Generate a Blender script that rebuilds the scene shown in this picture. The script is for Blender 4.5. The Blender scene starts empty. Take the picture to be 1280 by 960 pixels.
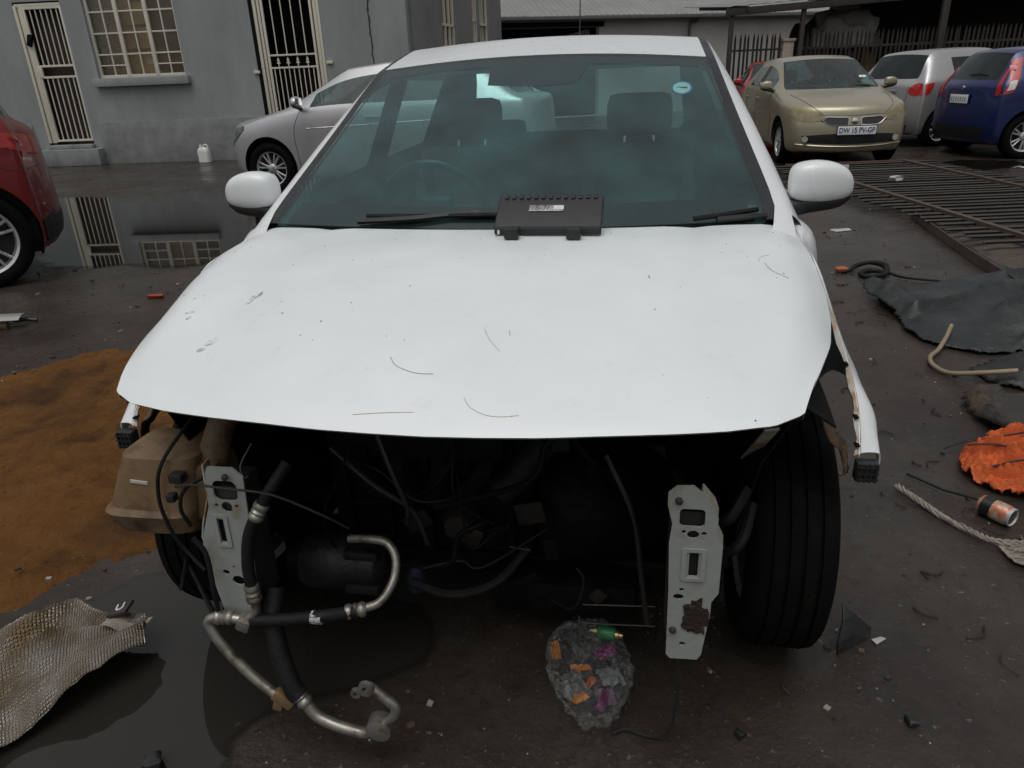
import bpy, bmesh, math, random
import numpy as np
from mathutils import Vector, Matrix, noise
from mathutils.bvhtree import BVHTree
R = math.radians
random.seed(7)
sc = bpy.context.scene
col = sc.collection

# ---------------------------------------------------------------- camera, sky, sun, exposure
cam = bpy.data.cameras.new('camera'); cam.lens = 25.394; cam.sensor_width = 36; cam.sensor_fit = 'HORIZONTAL'
cam.clip_start = 0.05; cam.clip_end = 3000
camo = bpy.data.objects.new('camera', cam); col.objects.link(camo)
camo.matrix_world = Matrix(((0.999198, 0.040038, 0.0, 0.0),
                            (-0.015710, 0.392074, -0.919799, 0.0),
                            (-0.036827, 0.919062, 0.392389, 1.3584),
                            (0, 0, 0, 1)))
sc.camera = camo
SUN_EL, SUN_AZ = 72.0, 205.0        # soft overcast sun, high and behind the camera
w = bpy.data.worlds.new('World'); sc.world = w; w.use_nodes = True
nt = w.node_tree; bg = nt.nodes['Background']
sky = nt.nodes.new('ShaderNodeTexSky'); sky.sky_type = 'NISHITA'; sky.sun_disc = False
sky.sun_elevation = R(SUN_EL); sky.sun_rotation = R(SUN_AZ); sky.dust_density = 6.0; sky.air_density = 1.0; sky.ozone_density = 1.0
hs = nt.nodes.new('ShaderNodeHueSaturation'); hs.inputs['Saturation'].default_value = 0.12
nt.links.new(sky.outputs[0], hs.inputs['Color']); nt.links.new(hs.outputs[0], bg.inputs[0])
bg.inputs[1].default_value = 0.12
sl = bpy.data.lights.new('sun', 'SUN'); sl.energy = 0.6; sl.angle = R(60); sl.color = (1, 0.97, 0.93)
so = bpy.data.objects.new('sun', sl); col.objects.link(so)
d = Vector((math.sin(R(SUN_AZ)) * math.cos(R(SUN_EL)), math.cos(R(SUN_AZ)) * math.cos(R(SUN_EL)), math.sin(R(SUN_EL))))
so.rotation_euler = d.to_track_quat('Z', 'Y').to_euler(); so.location = d * 30
sc.cycles.transparent_max_bounces = 16
sc.view_settings.view_transform = 'Standard'; sc.view_settings.look = 'None'
sc.view_settings.exposure = -0.30; sc.view_settings.gamma = 1.0; sc.view_settings.use_curve_mapping = False

# ---------------------------------------------------------------- materials
M = {}
def nodes(name):
    m = bpy.data.materials.new(name); m.use_nodes = True
    return m, m.node_tree.nodes, m.node_tree.links, m.node_tree.nodes['Principled BSDF']
def rgb(c): return (c[0], c[1], c[2], 1.0)
def mat(name, c, rough=0.6, metal=0.0, coat=0.0, var=0.25, scale=6.0, bump=0.0, bscale=60.0, c2=None, inside=None, rvar=0.12, stretch=None, spec=0.5, patch=0.5):
    """base colour with cloudy variation (or a second colour in blotches), roughness wear and fine relief"""
    if name in M: return M[name]
    m, N, L, P = nodes(name)
    tc = N.new('ShaderNodeTexCoord'); vec = tc.outputs['Object']
    if stretch:
        mp = N.new('ShaderNodeMapping'); mp.inputs['Scale'].default_value = stretch; L.new(vec, mp.inputs[0]); vec = mp.outputs[0]
    n1 = N.new('ShaderNodeTexNoise'); n1.inputs['Scale'].default_value = scale; n1.inputs['Detail'].default_value = 7; n1.inputs['Roughness'].default_value = 0.65
    L.new(vec, n1.inputs['Vector'])
    cr = N.new('ShaderNodeValToRGB')
    if c2 is None:
        cr.color_ramp.elements[0].color = rgb([x * (1 - var) for x in c]); cr.color_ramp.elements[1].color = rgb([min(1, x * (1 + var * 0.6)) for x in c])
        cr.color_ramp.elements[0].position = 0.3; cr.color_ramp.elements[1].position = 0.7
    else:
        cr.color_ramp.elements[0].color = rgb(c); cr.color_ramp.elements[1].color = rgb(c2)
        cr.color_ramp.elements[0].position = patch - 0.07; cr.color_ramp.elements[1].position = patch + 0.09
    L.new(n1.outputs[0], cr.inputs[0]); out = cr.outputs[0]
    if inside is not None:       # two-sided sheet: unpainted or lined on its inner face
        ge = N.new('ShaderNodeNewGeometry'); mx = N.new('ShaderNodeMix'); mx.data_type = 'RGBA'
        L.new(ge.outputs['Backfacing'], mx.inputs[0]); L.new(out, mx.inputs[6]); mx.inputs[7].default_value = rgb(inside); out = mx.outputs[2]
    L.new(out, P.inputs['Base Color'])
    P.inputs['Metallic'].default_value = metal; P.inputs['Coat Weight'].default_value = coat; P.inputs['Coat Roughness'].default_value = 0.06
    P.inputs['Specular IOR Level'].default_value = spec
    n2 = N.new('ShaderNodeTexNoise'); n2.inputs['Scale'].default_value = scale * 2.3; n2.inputs['Detail'].default_value = 5; L.new(vec, n2.inputs['Vector'])
    mr = N.new('ShaderNodeMapRange'); mr.inputs[1].default_value = 0.3; mr.inputs[2].default_value = 0.7
    mr.inputs[3].default_value = max(0.02, rough - rvar); mr.inputs[4].default_value = min(1, rough + rvar)
    L.new(n2.outputs[0], mr.inputs[0]); L.new(mr.outputs[0], P.inputs['Roughness'])
    if bump:
        n3 = N.new('ShaderNodeTexNoise'); n3.inputs['Scale'].default_value = bscale; n3.inputs['Detail'].default_value = 4; L.new(vec, n3.inputs['Vector'])
        b = N.new('ShaderNodeBump'); b.inputs['Strength'].default_value = bump; b.inputs['Distance'].default_value = 0.02; L.new(n3.outputs[0], b.inputs['Height']); L.new(b.outputs[0], P.inputs['Normal'])
    M[name] = m
    return m
def glass(name, tint, rough=0.02, refl=1.0, dirt_haze=0.0, dc=(0.33, 0.47, 0.46)):
    """window pane: Fresnel mirror over tinted clear body, with a diffuse film for dust and painted teal haze"""
    if name in M: return M[name]
    m, N, L, P = nodes(name); N.remove(P); o = N['Material Output']
    tr = N.new('ShaderNodeBsdfTransparent'); tr.inputs[0].default_value = rgb(tint)
    gl = N.new('ShaderNodeBsdfGlossy'); gl.inputs['Roughness'].default_value = rough; gl.inputs[0].default_value = (0.95, 1.0, 1.0, 1)
    fr = N.new('ShaderNodeFresnel'); ge = N.new('ShaderNodeNewGeometry'); ii = N.new('ShaderNodeMapRange'); ii.inputs[3].default_value = 1.52; ii.inputs[4].default_value = 1 / 1.52   # same pane seen from either side
    L.new(ge.outputs['Backfacing'], ii.inputs[0]); L.new(ii.outputs[0], fr.inputs[0])
    mu = N.new('ShaderNodeMath'); mu.operation = 'MULTIPLY'; mu.inputs[1].default_value = refl; L.new(fr.outputs[0], mu.inputs[0])
    mx = N.new('ShaderNodeMixShader'); L.new(mu.outputs[0], mx.inputs[0]); L.new(tr.outputs[0], mx.inputs[1]); L.new(gl.outputs[0], mx.inputs[2])
    out = mx
    if dirt_haze:
        df = N.new('ShaderNodeBsdfDiffuse'); df.inputs[0].default_value = rgb(dc)
        tc = N.new('ShaderNodeTexCoord'); n1 = N.new('ShaderNodeTexNoise'); n1.inputs['Scale'].default_value = 5; n1.inputs['Detail'].default_value = 8; L.new(tc.outputs['Object'], n1.inputs['Vector'])
        mr = N.new('ShaderNodeMapRange'); mr.inputs[1].default_value = 0.3; mr.inputs[2].default_value = 0.75; mr.inputs[3].default_value = dirt_haze * 0.35; mr.inputs[4].default_value = dirt_haze * 1.6; L.new(n1.outputs[0], mr.inputs[0])
        m2 = N.new('ShaderNodeMixShader'); L.new(mr.outputs[0], m2.inputs[0]); L.new(mx.outputs[0], m2.inputs[1]); L.new(df.outputs[0], m2.inputs[2]); out = m2
    L.new(out.outputs[0], o.inputs[0]); M[name] = m
    return m

WHITE = mat('white_paint', (0.71, 0.735, 0.74), 0.28, coat=0.25, var=0.02, scale=3, inside=(0.012, 0.012, 0.012), rvar=.03)
WHITE_IN = mat('white_paint_lined', (0.71, 0.735, 0.74), 0.28, coat=0.25, var=0.02, scale=3, inside=(0.20, 0.23, 0.22), rvar=.03)
SHADED_WHITE = mat('shaded_white_metal', (0.27, 0.285, 0.27), 0.5, var=0.15, scale=9, bump=0.08, c2=(0.20, 0.165, 0.12), patch=0.62, inside=(0.1, 0.09, 0.08))  # white sheet darkened so its colour holds the shade on the brackets
RUSTY = mat('rusty_edge', (0.20, 0.085, 0.03), 0.8, var=0.4, scale=30, bump=0.3)
RUST_W = mat('rust_bleeding_white', (0.42, 0.41, 0.37), 0.5, scale=16, c2=(0.30, 0.15, 0.06), patch=0.52)
BLACKP = mat('black_plastic', (0.016, 0.017, 0.018), 0.42, var=0.3, scale=12, bump=0.05, bscale=200)
BLACKM = mat('shade_black_oily_metal', (0.0035, 0.0032, 0.003), 0.65, var=0.6, scale=14, bump=0.25, bscale=40, spec=.14)  # engine bay shade is put into this near-black, besides the oil
GREYM = mat('dull_alloy', (0.07, 0.066, 0.06), 0.5, metal=0.6, var=0.4, scale=12, bump=0.15)
ALU = mat('aluminium_pipe', (0.30, 0.285, 0.25), 0.42, metal=0.75, scale=22, c2=(0.13, 0.105, 0.075), patch=0.56)
RUBBER = mat('rubber', (0.006, 0.006, 0.0065), 0.66, var=0.35, scale=20, bump=0.12, bscale=90, spec=.3)
TYRE = mat('tyre_rubber', (0.0045, 0.0045, 0.0045), 0.8, var=0.4, scale=12, bump=0.15, bscale=60, c2=(0.009, 0.008, 0.007), patch=0.6, spec=.08)  # black deepened in place of the shade round the wheels
FRIT = mat('black_glass_border', (0.010, 0.012, 0.014), 0.3, var=0.2, scale=6)
TANK = mat('dirty_yellowed_plastic', (0.155, 0.098, 0.05), 0.55, scale=9, c2=(0.05, 0.022, 0.014), patch=0.56, bump=0.1)
BROWN = mat('mud_caked_plastic', (0.045, 0.026, 0.014), 0.75, scale=14, c2=(0.10, 0.055, 0.024), patch=0.58, bump=0.3)
DASH = mat('grey_dashboard', (0.26, 0.31, 0.305), 0.7, var=0.12, scale=10, bump=0.1, bscale=300)
SEAT = mat('dark_seat_fabric', (0.085, 0.10, 0.10), 0.9, var=0.2, scale=20, bump=0.2, bscale=250)
TRIM = mat('interior_trim', (0.28, 0.32, 0.31), 0.8, var=0.1, scale=10)
CHROME = mat('chrome', (0.75, 0.75, 0.75), 0.16, metal=1.0, var=0.08, scale=20)
ALLOY = mat('silver_alloy', (0.60, 0.60, 0.60), 0.3, metal=0.75, var=0.12, scale=12)
HUBDARK = mat('wheel_hollow', (0.02, 0.02, 0.02), 0.7, var=0.3)
WS = glass('windscreen_glass', (0.58, 0.80, 0.80), 0.015, 1.25, dirt_haze=0.018)
HAZE = glass('painted_teal_haze', (0.86, 0.95, 0.94), 0.2, 0.0, dirt_haze=0.10, dc=(.30, .56, .58))  # added teal layer: sky haze and cabin light put into its colour
WIN = glass('side_glass', (0.75, 0.86, 0.84), 0.02, 1.0, dirt_haze=0.02)
DWIN = glass('dark_side_glass', (0.14, 0.15, 0.16), 0.03, 1.0, dirt_haze=0.03)
LENS = glass('lamp_lens', (0.9, 0.9, 0.88), 0.05, 1.3, dirt_haze=0.08, dc=(.5, .5, .5))
LENSY = glass('yellowed_lamp_lens', (0.80, 0.74, 0.58), 0.12, 1.0, dirt_haze=0.22, dc=(.42, .36, .24))
REDL = mat('red_lamp', (0.42, 0.018, 0.014), 0.16, coat=0.5, var=0.25, scale=18)
WHL = mat('clear_lamp_inset', (0.62, 0.62, 0.6), 0.2, coat=0.5, var=0.15, scale=30)
PLATE = mat('number_plate_white', (0.72, 0.74, 0.74), 0.35, var=0.06, scale=8)
PLTXT = mat('number_plate_blue', (0.03, 0.045, 0.13), 0.5, var=0.1)
def carpaint(name, c, metal=0.45): return mat(name, c, 0.32, metal=metal, coat=0.5, var=0.07, scale=2.5, inside=(0.035, 0.037, 0.038), rvar=0.06)

# ---------------------------------------------------------------- helpers
def link(o, parent=None):
    col.objects.link(o)
    if parent is not None: o.parent = parent
    return o
def empty(name, loc=(0, 0, 0), rz=0.0, label=None, cat=None, group=None):
    o = bpy.data.objects.new(name, None); o.empty_display_size = 0.1; link(o); o.location = loc; o.rotation_euler = (0, 0, rz)
    if label: tag(o, label, cat, group)
    return o
def tag(o, label=None, cat=None, group=None, kind=None):
    if label: o['label'] = label
    if cat: o['category'] = cat
    if group: o['group'] = group
    if kind: o['kind'] = kind
    return o
def setmat(me, m):
    for x in (m if isinstance(m, (list, tuple)) else [m]): me.materials.append(x)
def ob(name, bm, m, parent=None, smooth=True, ang=None, loc=None):
    bmesh.ops.recalc_face_normals(bm, faces=bm.faces)
    return ob_raw(name, bm, m, parent, smooth, ang, loc)
def ob_raw(name, bm, m, parent=None, smooth=True, ang=None, loc=None):
    me = bpy.data.meshes.new(name); bm.to_mesh(me); bm.free(); setmat(me, m)
    if smooth:
        me.polygons.foreach_set('use_smooth', [True] * len(me.polygons))
        me.set_sharp_from_angle(angle=R(ang or 40))
    o = link(bpy.data.objects.new(name, me), parent)
    if loc: o.location = loc
    return o
def box(bm, c, s, rot=None, bev=0.0, mi=0):
    """a box centred at c of size s, optional rotation matrix, bevelled edges"""
    v = bmesh.ops.create_cube(bm, size=1.0)['verts']
    f = {x for y in v for x in y.link_faces}
    mt = Matrix.Diagonal((s[0], s[1], s[2], 1)); 
    if rot is not None: mt = rot.to_4x4() @ mt
    bmesh.ops.transform(bm, matrix=Matrix.Translation(c) @ mt, verts=v)
    for x in f: x.material_index = mi
    if bev:
        e = {x for y in v for x in y.link_edges}
        bmesh.ops.bevel(bm, geom=list(e), offset=bev, segments=2, profile=0.6, affect='EDGES')
    return v
def boxo(name, c, s, m, parent=None, rot=None, bev=0.0):
    bm = bmesh.new(); box(bm, c, s, rot, bev); return ob(name, bm, m, parent)
def spline(pts, n=8):
    """Catmull-Rom through pts"""
    P = [Vector(p) for p in pts]; P = [2 * P[0] - P[1]] + P + [2 * P[-1] - P[-2]]; out = []
    for i in range(1, len(P) - 2):
        for k in range(n):
            t = k / n
            out.append(0.5 * ((2 * P[i]) + (-P[i - 1] + P[i + 1]) * t + (2 * P[i - 1] - 5 * P[i] + 4 * P[i + 1] - P[i + 2]) * t * t + (-P[i - 1] + 3 * P[i] - 3 * P[i + 1] + P[i + 2]) * t ** 3))
    out.append(P[-2]); return out
def tube(bm, pts, r, seg=10, caps=True, mi=0):
    """sweep a circle (radius number or list) along points"""
    P = [Vector(p) for p in pts]; n = len(P); rr = r if isinstance(r, (list, tuple)) else [r] * n
    up = Vector((0, 0, 1)); rings = []; N0 = None
    for i, p in enumerate(P):
        t = (P[min(i + 1, n - 1)] - P[max(i - 1, 0)]).normalized()
        if N0 is None:
            a = up if abs(t.z) < 0.9 else Vector((1, 0, 0)); N0 = t.cross(a).normalized()
        else:
            N0 = (N0 - t * N0.dot(t)); N0 = N0.normalized() if N0.length > 1e-6 else t.orthogonal().normalized()
        B = t.cross(N0)
        rings.append([bm.verts.new(p + (N0 * math.cos(2 * math.pi * k / seg) + B * math.sin(2 * math.pi * k / seg)) * rr[i]) for k in range(seg)])
    for a, b in zip(rings, rings[1:]):
        for k in range(seg):
            f = bm.faces.new((a[k], a[(k + 1) % seg], b[(k + 1) % seg], b[k])); f.material_index = mi
    if caps:
        bm.faces.new(rings[0][::-1]).material_index = mi; bm.faces.new(rings[-1]).material_index = mi
def tubeo(name, pts, r, m, parent=None, seg=10, n=6):
    bm = bmesh.new(); p = spline(pts, n) if n else pts
    if isinstance(r, (list, tuple)):
        k = len(p); r = [float(np.interp(i / (k - 1), np.linspace(0, 1, len(r)), r)) for i in range(k)]
    tube(bm, p, r, seg); return ob(name, bm, m, parent)
def lathe(bm, prof, axis='X', seg=32, c=(0, 0, 0), mi=0, closed=False, cap=True):
    """spin (axial, radius) pairs round an axis through c"""
    rings = []
    for a, r in prof:
        ring = []
        for k in range(seg):
            t = 2 * math.pi * k / seg; u, v = r * math.cos(t), r * math.sin(t)
            p = {'X': (a, u, v), 'Y': (u, a, v), 'Z': (u, v, a)}[axis]
            ring.append(bm.verts.new(Vector(p) + Vector(c)))
        rings.append(ring)
    pr = list(zip(rings, rings[1:])) + ([(rings[-1], rings[0])] if closed else [])
    for a, b in pr:
        for k in range(seg):
            bm.faces.new((a[k], a[(k + 1) % seg], b[(k + 1) % seg], b[k])).material_index = mi
    if not closed and cap:
        for ring in (rings[0], rings[-1]):
            try: bm.faces.new(ring).material_index = mi
            except ValueError: pass
def grid(bm, G, mi=0, closeu=False):
    """faces over a 2-D list of points; returns vertex grid"""
    V = [[bm.verts.new(p) for p in row] for row in G]
    for a, b in zip(V, V[1:]):
        for k in range(len(a) - 1): bm.faces.new((a[k], a[k + 1], b[k + 1], b[k])).material_index = mi
    return V
def solid(bm, th): 
    bmesh.ops.recalc_face_normals(bm, faces=bm.faces)
    bmesh.ops.solidify(bm, geom=list(bm.faces), thickness=th)
def plate(bm, outer, holes, th, to3d, mi=0):
    """flat sheet with holes, outline in (u, v), placed by to3d(u, v, w)"""
    b2 = bmesh.new(); es = []
    for loop in [outer] + holes:
        vs = [b2.verts.new((u, v, 0)) for u, v in loop]
        es += [b2.edges.new((vs[i], vs[(i + 1) % len(vs)])) for i in range(len(vs))]
    bmesh.ops.triangle_fill(b2, use_beauty=True, use_dissolve=False, edges=es)
    r = bmesh.ops.extrude_face_region(b2, geom=list(b2.faces))
    for v in r['geom']:
        if isinstance(v, bmesh.types.BMVert): v.co.z += th
    bmesh.ops.recalc_face_normals(b2, faces=b2.faces)
    mp = {}
    for v in b2.verts: mp[v] = bm.verts.new(to3d(v.co.x, v.co.y, v.co.z))
    for f in b2.faces: bm.faces.new([mp[v] for v in f.verts]).material_index = mi
    b2.free()
def circ(cx, cy, rx, ry=None, n=14):
    ry = ry or rx
    return [(cx + rx * math.cos(2 * math.pi * k / n), cy + ry * math.sin(2 * math.pi * k / n)) for k in range(n)]
def rrect(x0, x1, y0, y1, r, n=4):
    o = []
    for cx, cy, a in ((x1 - r, y1 - r, 0), (x0 + r, y1 - r, 90), (x0 + r, y0 + r, 180), (x1 - r, y0 + r, 270)):
        o += [(cx + r * math.cos(R(a + 90 * k / n)), cy + r * math.sin(R(a + 90 * k / n))) for k in range(n + 1)]
    return o
def ip(x, xs, ys): return float(np.interp(x, xs, ys))
def apply_mods(o):
    dg = bpy.context.evaluated_depsgraph_get(); me = bpy.data.meshes.new_from_object(o.evaluated_get(dg)); o.modifiers.clear(); o.data = me
def poly2(name, pts, n, disp=0.0): pass

# ---------------------------------------------------------------- ground
def build_ground():
    m, N, L, P = nodes('wet_dirty_tarmac')
    tc = N.new('ShaderNodeTexCoord'); o = tc.outputs['Object']
    def noise_(s, det=8, rough=0.6, dist=0.0):
        n = N.new('ShaderNodeTexNoise'); n.inputs['Scale'].default_value = s; n.inputs['Detail'].default_value = det; n.inputs['Roughness'].default_value = rough; n.inputs['Distortion'].default_value = dist; L.new(o, n.inputs['Vector']); return n.outputs[0]
    def ramp(i, a, b, ca, cb):
        r = N.new('ShaderNodeValToRGB'); r.color_ramp.elements[0].position = a; r.color_ramp.elements[1].position = b; r.color_ramp.elements[0].color = rgb(ca); r.color_ramp.elements[1].color = rgb(cb); L.new(i, r.inputs[0]); return r.outputs[0]
    def mixc(f, a, b):
        x = N.new('ShaderNodeMix'); x.data_type = 'RGBA'; L.new(f, x.inputs[0]); L.new(a, x.inputs[6]); L.new(b, x.inputs[7]); return x.outputs[2]
    base = ramp(noise_(1.3, 9, 0.7), 0.3, 0.72, (0.016, 0.0130, 0.0106), (0.060, 0.051, 0.043))
    red = ramp(noise_(2.6, 6, 0.6), 0.3, 0.7, (0.019, 0.0105, 0.0062), (0.045, 0.025, 0.0135))
    f1 = ramp(noise_(0.75, 7, 0.65, 0.6), 0.46, 0.66, (0, 0, 0), (0.65, 0.65, 0.65))
    c = mixc(f1, base, red)
    speck = ramp(noise_(95, 3, 0.6), 0.60, 0.74, (0, 0, 0), (0.5, 0.5, 0.5))
    lite = ramp(noise_(30, 3), 0.3, 0.7, (0.03, 0.027, 0.024), (0.11, 0.10, 0.09))
    c = mixc(speck, c, lite)
    dk = ramp(noise_(60, 4, 0.6), 0.28, 0.42, (0.6, 0.6, 0.6), (0, 0, 0))
    black = ramp(noise_(5), 0.3, 0.7, (0.012, 0.010, 0.009), (0.02, 0.017, 0.014))
    c = mixc(dk, c, black)
    bl = ramp(noise_(24, 7, 0.7), 0.52, 0.62, (0, 0, 0), (0.55, 0.55, 0.55)); c = mixc(bl, c, ramp(noise_(11), 0.3, 0.7, (0.012, 0.009, 0.007), (0.030, 0.021, 0.015)))
    sp2 = ramp(noise_(48, 2, 0.5), 0.66, 0.72, (0, 0, 0), (0.8, 0.8, 0.8)); c = mixc(sp2, c, ramp(noise_(17), 0.3, 0.7, (0.05, 0.042, 0.034), (0.16, 0.145, 0.125)))
    L.new(c, P.inputs['Base Color']); P.inputs['Specular IOR Level'].default_value = 0.40
    rg = ramp(noise_(0.9, 8, 0.65, 0.4), 0.36, 0.62, (0.12, 0.12, 0.12), (0.45, 0.45, 0.45)); L.new(rg, P.inputs['Roughness'])
    b1 = N.new('ShaderNodeBump'); b1.inputs['Strength'].default_value = 0.35; b1.inputs['Distance'].default_value = 0.01; L.new(noise_(70, 5, 0.7), b1.inputs['Height'])
    b2 = N.new('ShaderNodeBump'); b2.inputs['Strength'].default_value = 0.25; b2.inputs['Distance'].default_value = 0.05; L.new(noise_(6, 6, 0.6), b2.inputs['Height']); L.new(b1.outputs[0], b2.inputs['Normal'])
    L.new(b2.outputs[0], P.inputs['Normal'])
    bm = bmesh.new()
    def H(x, y): return 0.0
    xs = [-600, -60, -20] + [-8 + 16 * i / 8 for i in range(9)] + [20, 60, 600]
    ys = [-600, -60, -10] + [-2 + 22 * i / 8 for i in range(9)] + [40, 120, 900]
    grid(bm, [[(x, y, 0) for x in xs] for y in ys])
    o = ob('ground', bm, m); tag(o, kind='structure')
    for f in o.data.polygons:
        pass
build_ground()

def sheet(name, outline, m, z, kind, n=70, amp=0.12, seed=0, height=None, fade=0.2):
    """irregular sheet on the ground inside a smooth closed outline; attribute 'edge' runs 0 at the rim to 1 inside"""
    pts = spline(list(outline) + [outline[0]], 10)[:-1]
    P = [(p[0] + noise.noise(Vector((p[0] * 3, p[1] * 3, seed))) * amp, p[1] + noise.noise(Vector((p[0] * 3 + 9, p[1] * 3, seed))) * amp) for p in pts]
    x0, x1 = min(p[0] for p in P), max(p[0] for p in P); y0, y1 = min(p[1] for p in P), max(p[1] for p in P)
    A = np.array(P); B = np.roll(A, -1, 0)
    gx = np.linspace(x0, x1, n); gy = np.linspace(y0, y1, max(8, int(n * (y1 - y0) / (x1 - x0)))); X, Y = np.meshgrid(gx, gy)
    q = np.stack([X.ravel(), Y.ravel()], 1); best = np.full(len(q), 1e9); ins = np.zeros(len(q), bool)
    for a, b in zip(A, B):
        dd = b - a; t = np.clip(((q - a) @ dd) / (dd @ dd + 1e-12), 0, 1); best = np.minimum(best, np.hypot(*(q - a - t[:, None] * dd).T))
        cr = ((a[1] > q[:, 1]) != (b[1] > q[:, 1])); xi = a[0] + (q[:, 1] - a[1]) * dd[0] / (dd[1] if abs(dd[1]) > 1e-9 else 1e-9); ins ^= cr & (q[:, 0] < xi)
    sd = np.where(ins, best, -best).reshape(X.shape); cell = (x1 - x0) / n
    bm = bmesh.new(); lay = bm.verts.layers.float.new('edge'); V = {}
    for j in range(X.shape[0] - 1):
        for i in range(X.shape[1] - 1):
            if max(sd[j, i], sd[j + 1, i], sd[j, i + 1], sd[j + 1, i + 1]) < -cell: continue
            f = []
            for jj, ii in ((j, i), (j, i + 1), (j + 1, i + 1), (j + 1, i)):
                if (jj, ii) not in V:
                    s = sd[jj, ii]; e = max(0.0, min(1.0, s / fade))
                    zz = z if height is None else height(X[jj, ii], Y[jj, ii], s)
                    v = bm.verts.new((X[jj, ii], Y[jj, ii], zz)); v[lay] = e; V[(jj, ii)] = v
                f.append(V[(jj, ii)])
            bm.faces.new(f)
    o = ob(name, bm, m); tag(o, kind=kind); return o
def water_mat(name, body, lo=0.05, hi=0.35, ior=1.31):
    m, N, L, P = nodes(name)
    P.inputs['Base Color'].default_value = rgb(body); P.inputs['Roughness'].default_value = 0.02; P.inputs['IOR'].default_value = ior
    tc = N.new('ShaderNodeTexCoord'); n = N.new('ShaderNodeTexNoise'); n.inputs['Scale'].default_value = 2.0; n.inputs['Detail'].default_value = 2; L.new(tc.outputs['Object'], n.inputs['Vector'])
    b = N.new('ShaderNodeBump'); b.inputs['Strength'].default_value = 0.02; b.inputs['Distance'].default_value = 0.01; L.new(n.outputs[0], b.inputs['Height']); L.new(b.outputs[0], P.inputs['Normal'])
    at = N.new('ShaderNodeAttribute'); at.attribute_name = 'edge'
    n2 = N.new('ShaderNodeTexNoise'); n2.inputs['Scale'].default_value = 9; n2.inputs['Detail'].default_value = 8; L.new(tc.outputs['Object'], n2.inputs['Vector'])
    ad = N.new('ShaderNodeMath'); ad.operation = 'MULTIPLY_ADD'; L.new(n2.outputs[0], ad.inputs[0]); ad.inputs[1].default_value = -0.5; L.new(at.outputs['Fac'], ad.inputs[2])
    mr = N.new('ShaderNodeMapRange'); mr.inputs[1].default_value = lo; mr.inputs[2].default_value = hi; L.new(ad.outputs[0], mr.inputs[0]); L.new(mr.outputs[0], P.inputs['Alpha'])
    return m
PW = water_mat('puddle_water', (0.010, 0.0085, 0.0072)); PM = water_mat('near_puddle_water', (0.022, 0.020, 0.017), ior=1.5)  # near puddle: paler body and stronger mirror than the far water
sheet('puddle', [(-7.6, 11.6), (-6.5, 10.9), (-5.2, 10.6), (-4.4, 11.2), (-3.2, 12.2), (-1.8, 12.0), (-1.6, 8.2), (-1.9, 6.2), (-2.4, 5.75), (-3.4, 5.85), (-4.1, 6.0), (-5.2, 7.4), (-6.6, 9.4), (-7.7, 10.9)], PW, 0.005, 'structure', n=110, amp=0.2, seed=3, fade=0.45)
sheet('puddle', [(-1.28, 1.72), (-1.13, 1.86), (-0.9, 1.84), (-0.55, 1.8), (-0.25, 1.62), (-0.2, 1.42), (-0.42, 1.27), (-0.60, 1.17), (-0.62, 1.02), (-0.9, 0.85), (-1.35, 0.8), (-1.7, 1.0), (-1.45, 1.45)], PM, 0.005, 'structure', n=90, amp=0.05, seed=5, fade=0.1)
sheet('puddle', [(3.0, 8.9), (4.1, 10.1), (5.6, 10.6), (6.9, 11.0), (7.5, 9.9), (6.2, 9.3), (5.8, 8.9), (4.6, 9.6), (3.6, 8.6)], PW, 0.005, 'structure', n=70, amp=0.3, seed=8, fade=0.5)
def soil_mat():
    m, N, L, P = nodes('orange_brown_soil'); tc = N.new('ShaderNodeTexCoord'); o = tc.outputs['Object']
    def nz(sc_, d=8, r=.65, ds=0): 
        n = N.new('ShaderNodeTexNoise'); n.inputs['Scale'].default_value = sc_; n.inputs['Detail'].default_value = d; n.inputs['Roughness'].default_value = r; n.inputs['Distortion'].default_value = ds; L.new(o, n.inputs['Vector']); return n.outputs[0]
    def rp(i, a, b, c0, c1):
        r = N.new('ShaderNodeValToRGB'); r.color_ramp.elements[0].position = a; r.color_ramp.elements[1].position = b; r.color_ramp.elements[0].color = rgb(c0); r.color_ramp.elements[1].color = rgb(c1); L.new(i, r.inputs[0]); return r.outputs[0]
    def mx(f, a, b):
        x = N.new('ShaderNodeMix'); x.data_type = 'RGBA'; L.new(f, x.inputs[0]); L.new(a, x.inputs[6]); L.new(b, x.inputs[7]); return x.outputs[2]
    c = rp(nz(3.0, 9, .7), .3, .7, (.128, .055, .015), (.210, .094, .026))
    wet = rp(nz(1.5, 7, .65, .5), .47, .60, (0, 0, 0), (.9, .9, .9)); c = mx(wet, c, rp(nz(6), .3, .7, (.042, .019, .007), (.095, .040, .010)))
    cl = rp(nz(42, 5, .7), .30, .42, (.85, .85, .85), (0, 0, 0)); c = mx(cl, c, rp(nz(9), .3, .7, (.030, .017, .010), (.06, .032, .016)))
    gr = rp(nz(130, 3), .62, .75, (0, 0, 0), (.5, .5, .5)); c = mx(gr, c, rp(nz(20), .3, .7, (.18, .12, .07), (.30, .22, .14)))
    P.inputs['Specular IOR Level'].default_value = .15
    L.new(c, P.inputs['Base Color']); L.new(rp(nz(1.5, 7, .65, .5), .45, .62, (.95, .95, .95), (.5, .5, .5)), P.inputs['Roughness'])
    b1 = N.new('ShaderNodeBump'); b1.inputs['Strength'].default_value = .8; b1.inputs['Distance'].default_value = .012; L.new(nz(120, 5, .7), b1.inputs['Height'])
    b2 = N.new('ShaderNodeBump'); b2.inputs['Strength'].default_value = .9; b2.inputs['Distance'].default_value = .03; L.new(nz(22, 8, .7, .4), b2.inputs['Height']); L.new(b1.outputs[0], b2.inputs['Normal']); L.new(b2.outputs[0], P.inputs['Normal'])
    return m
SOIL = soil_mat()
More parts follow.
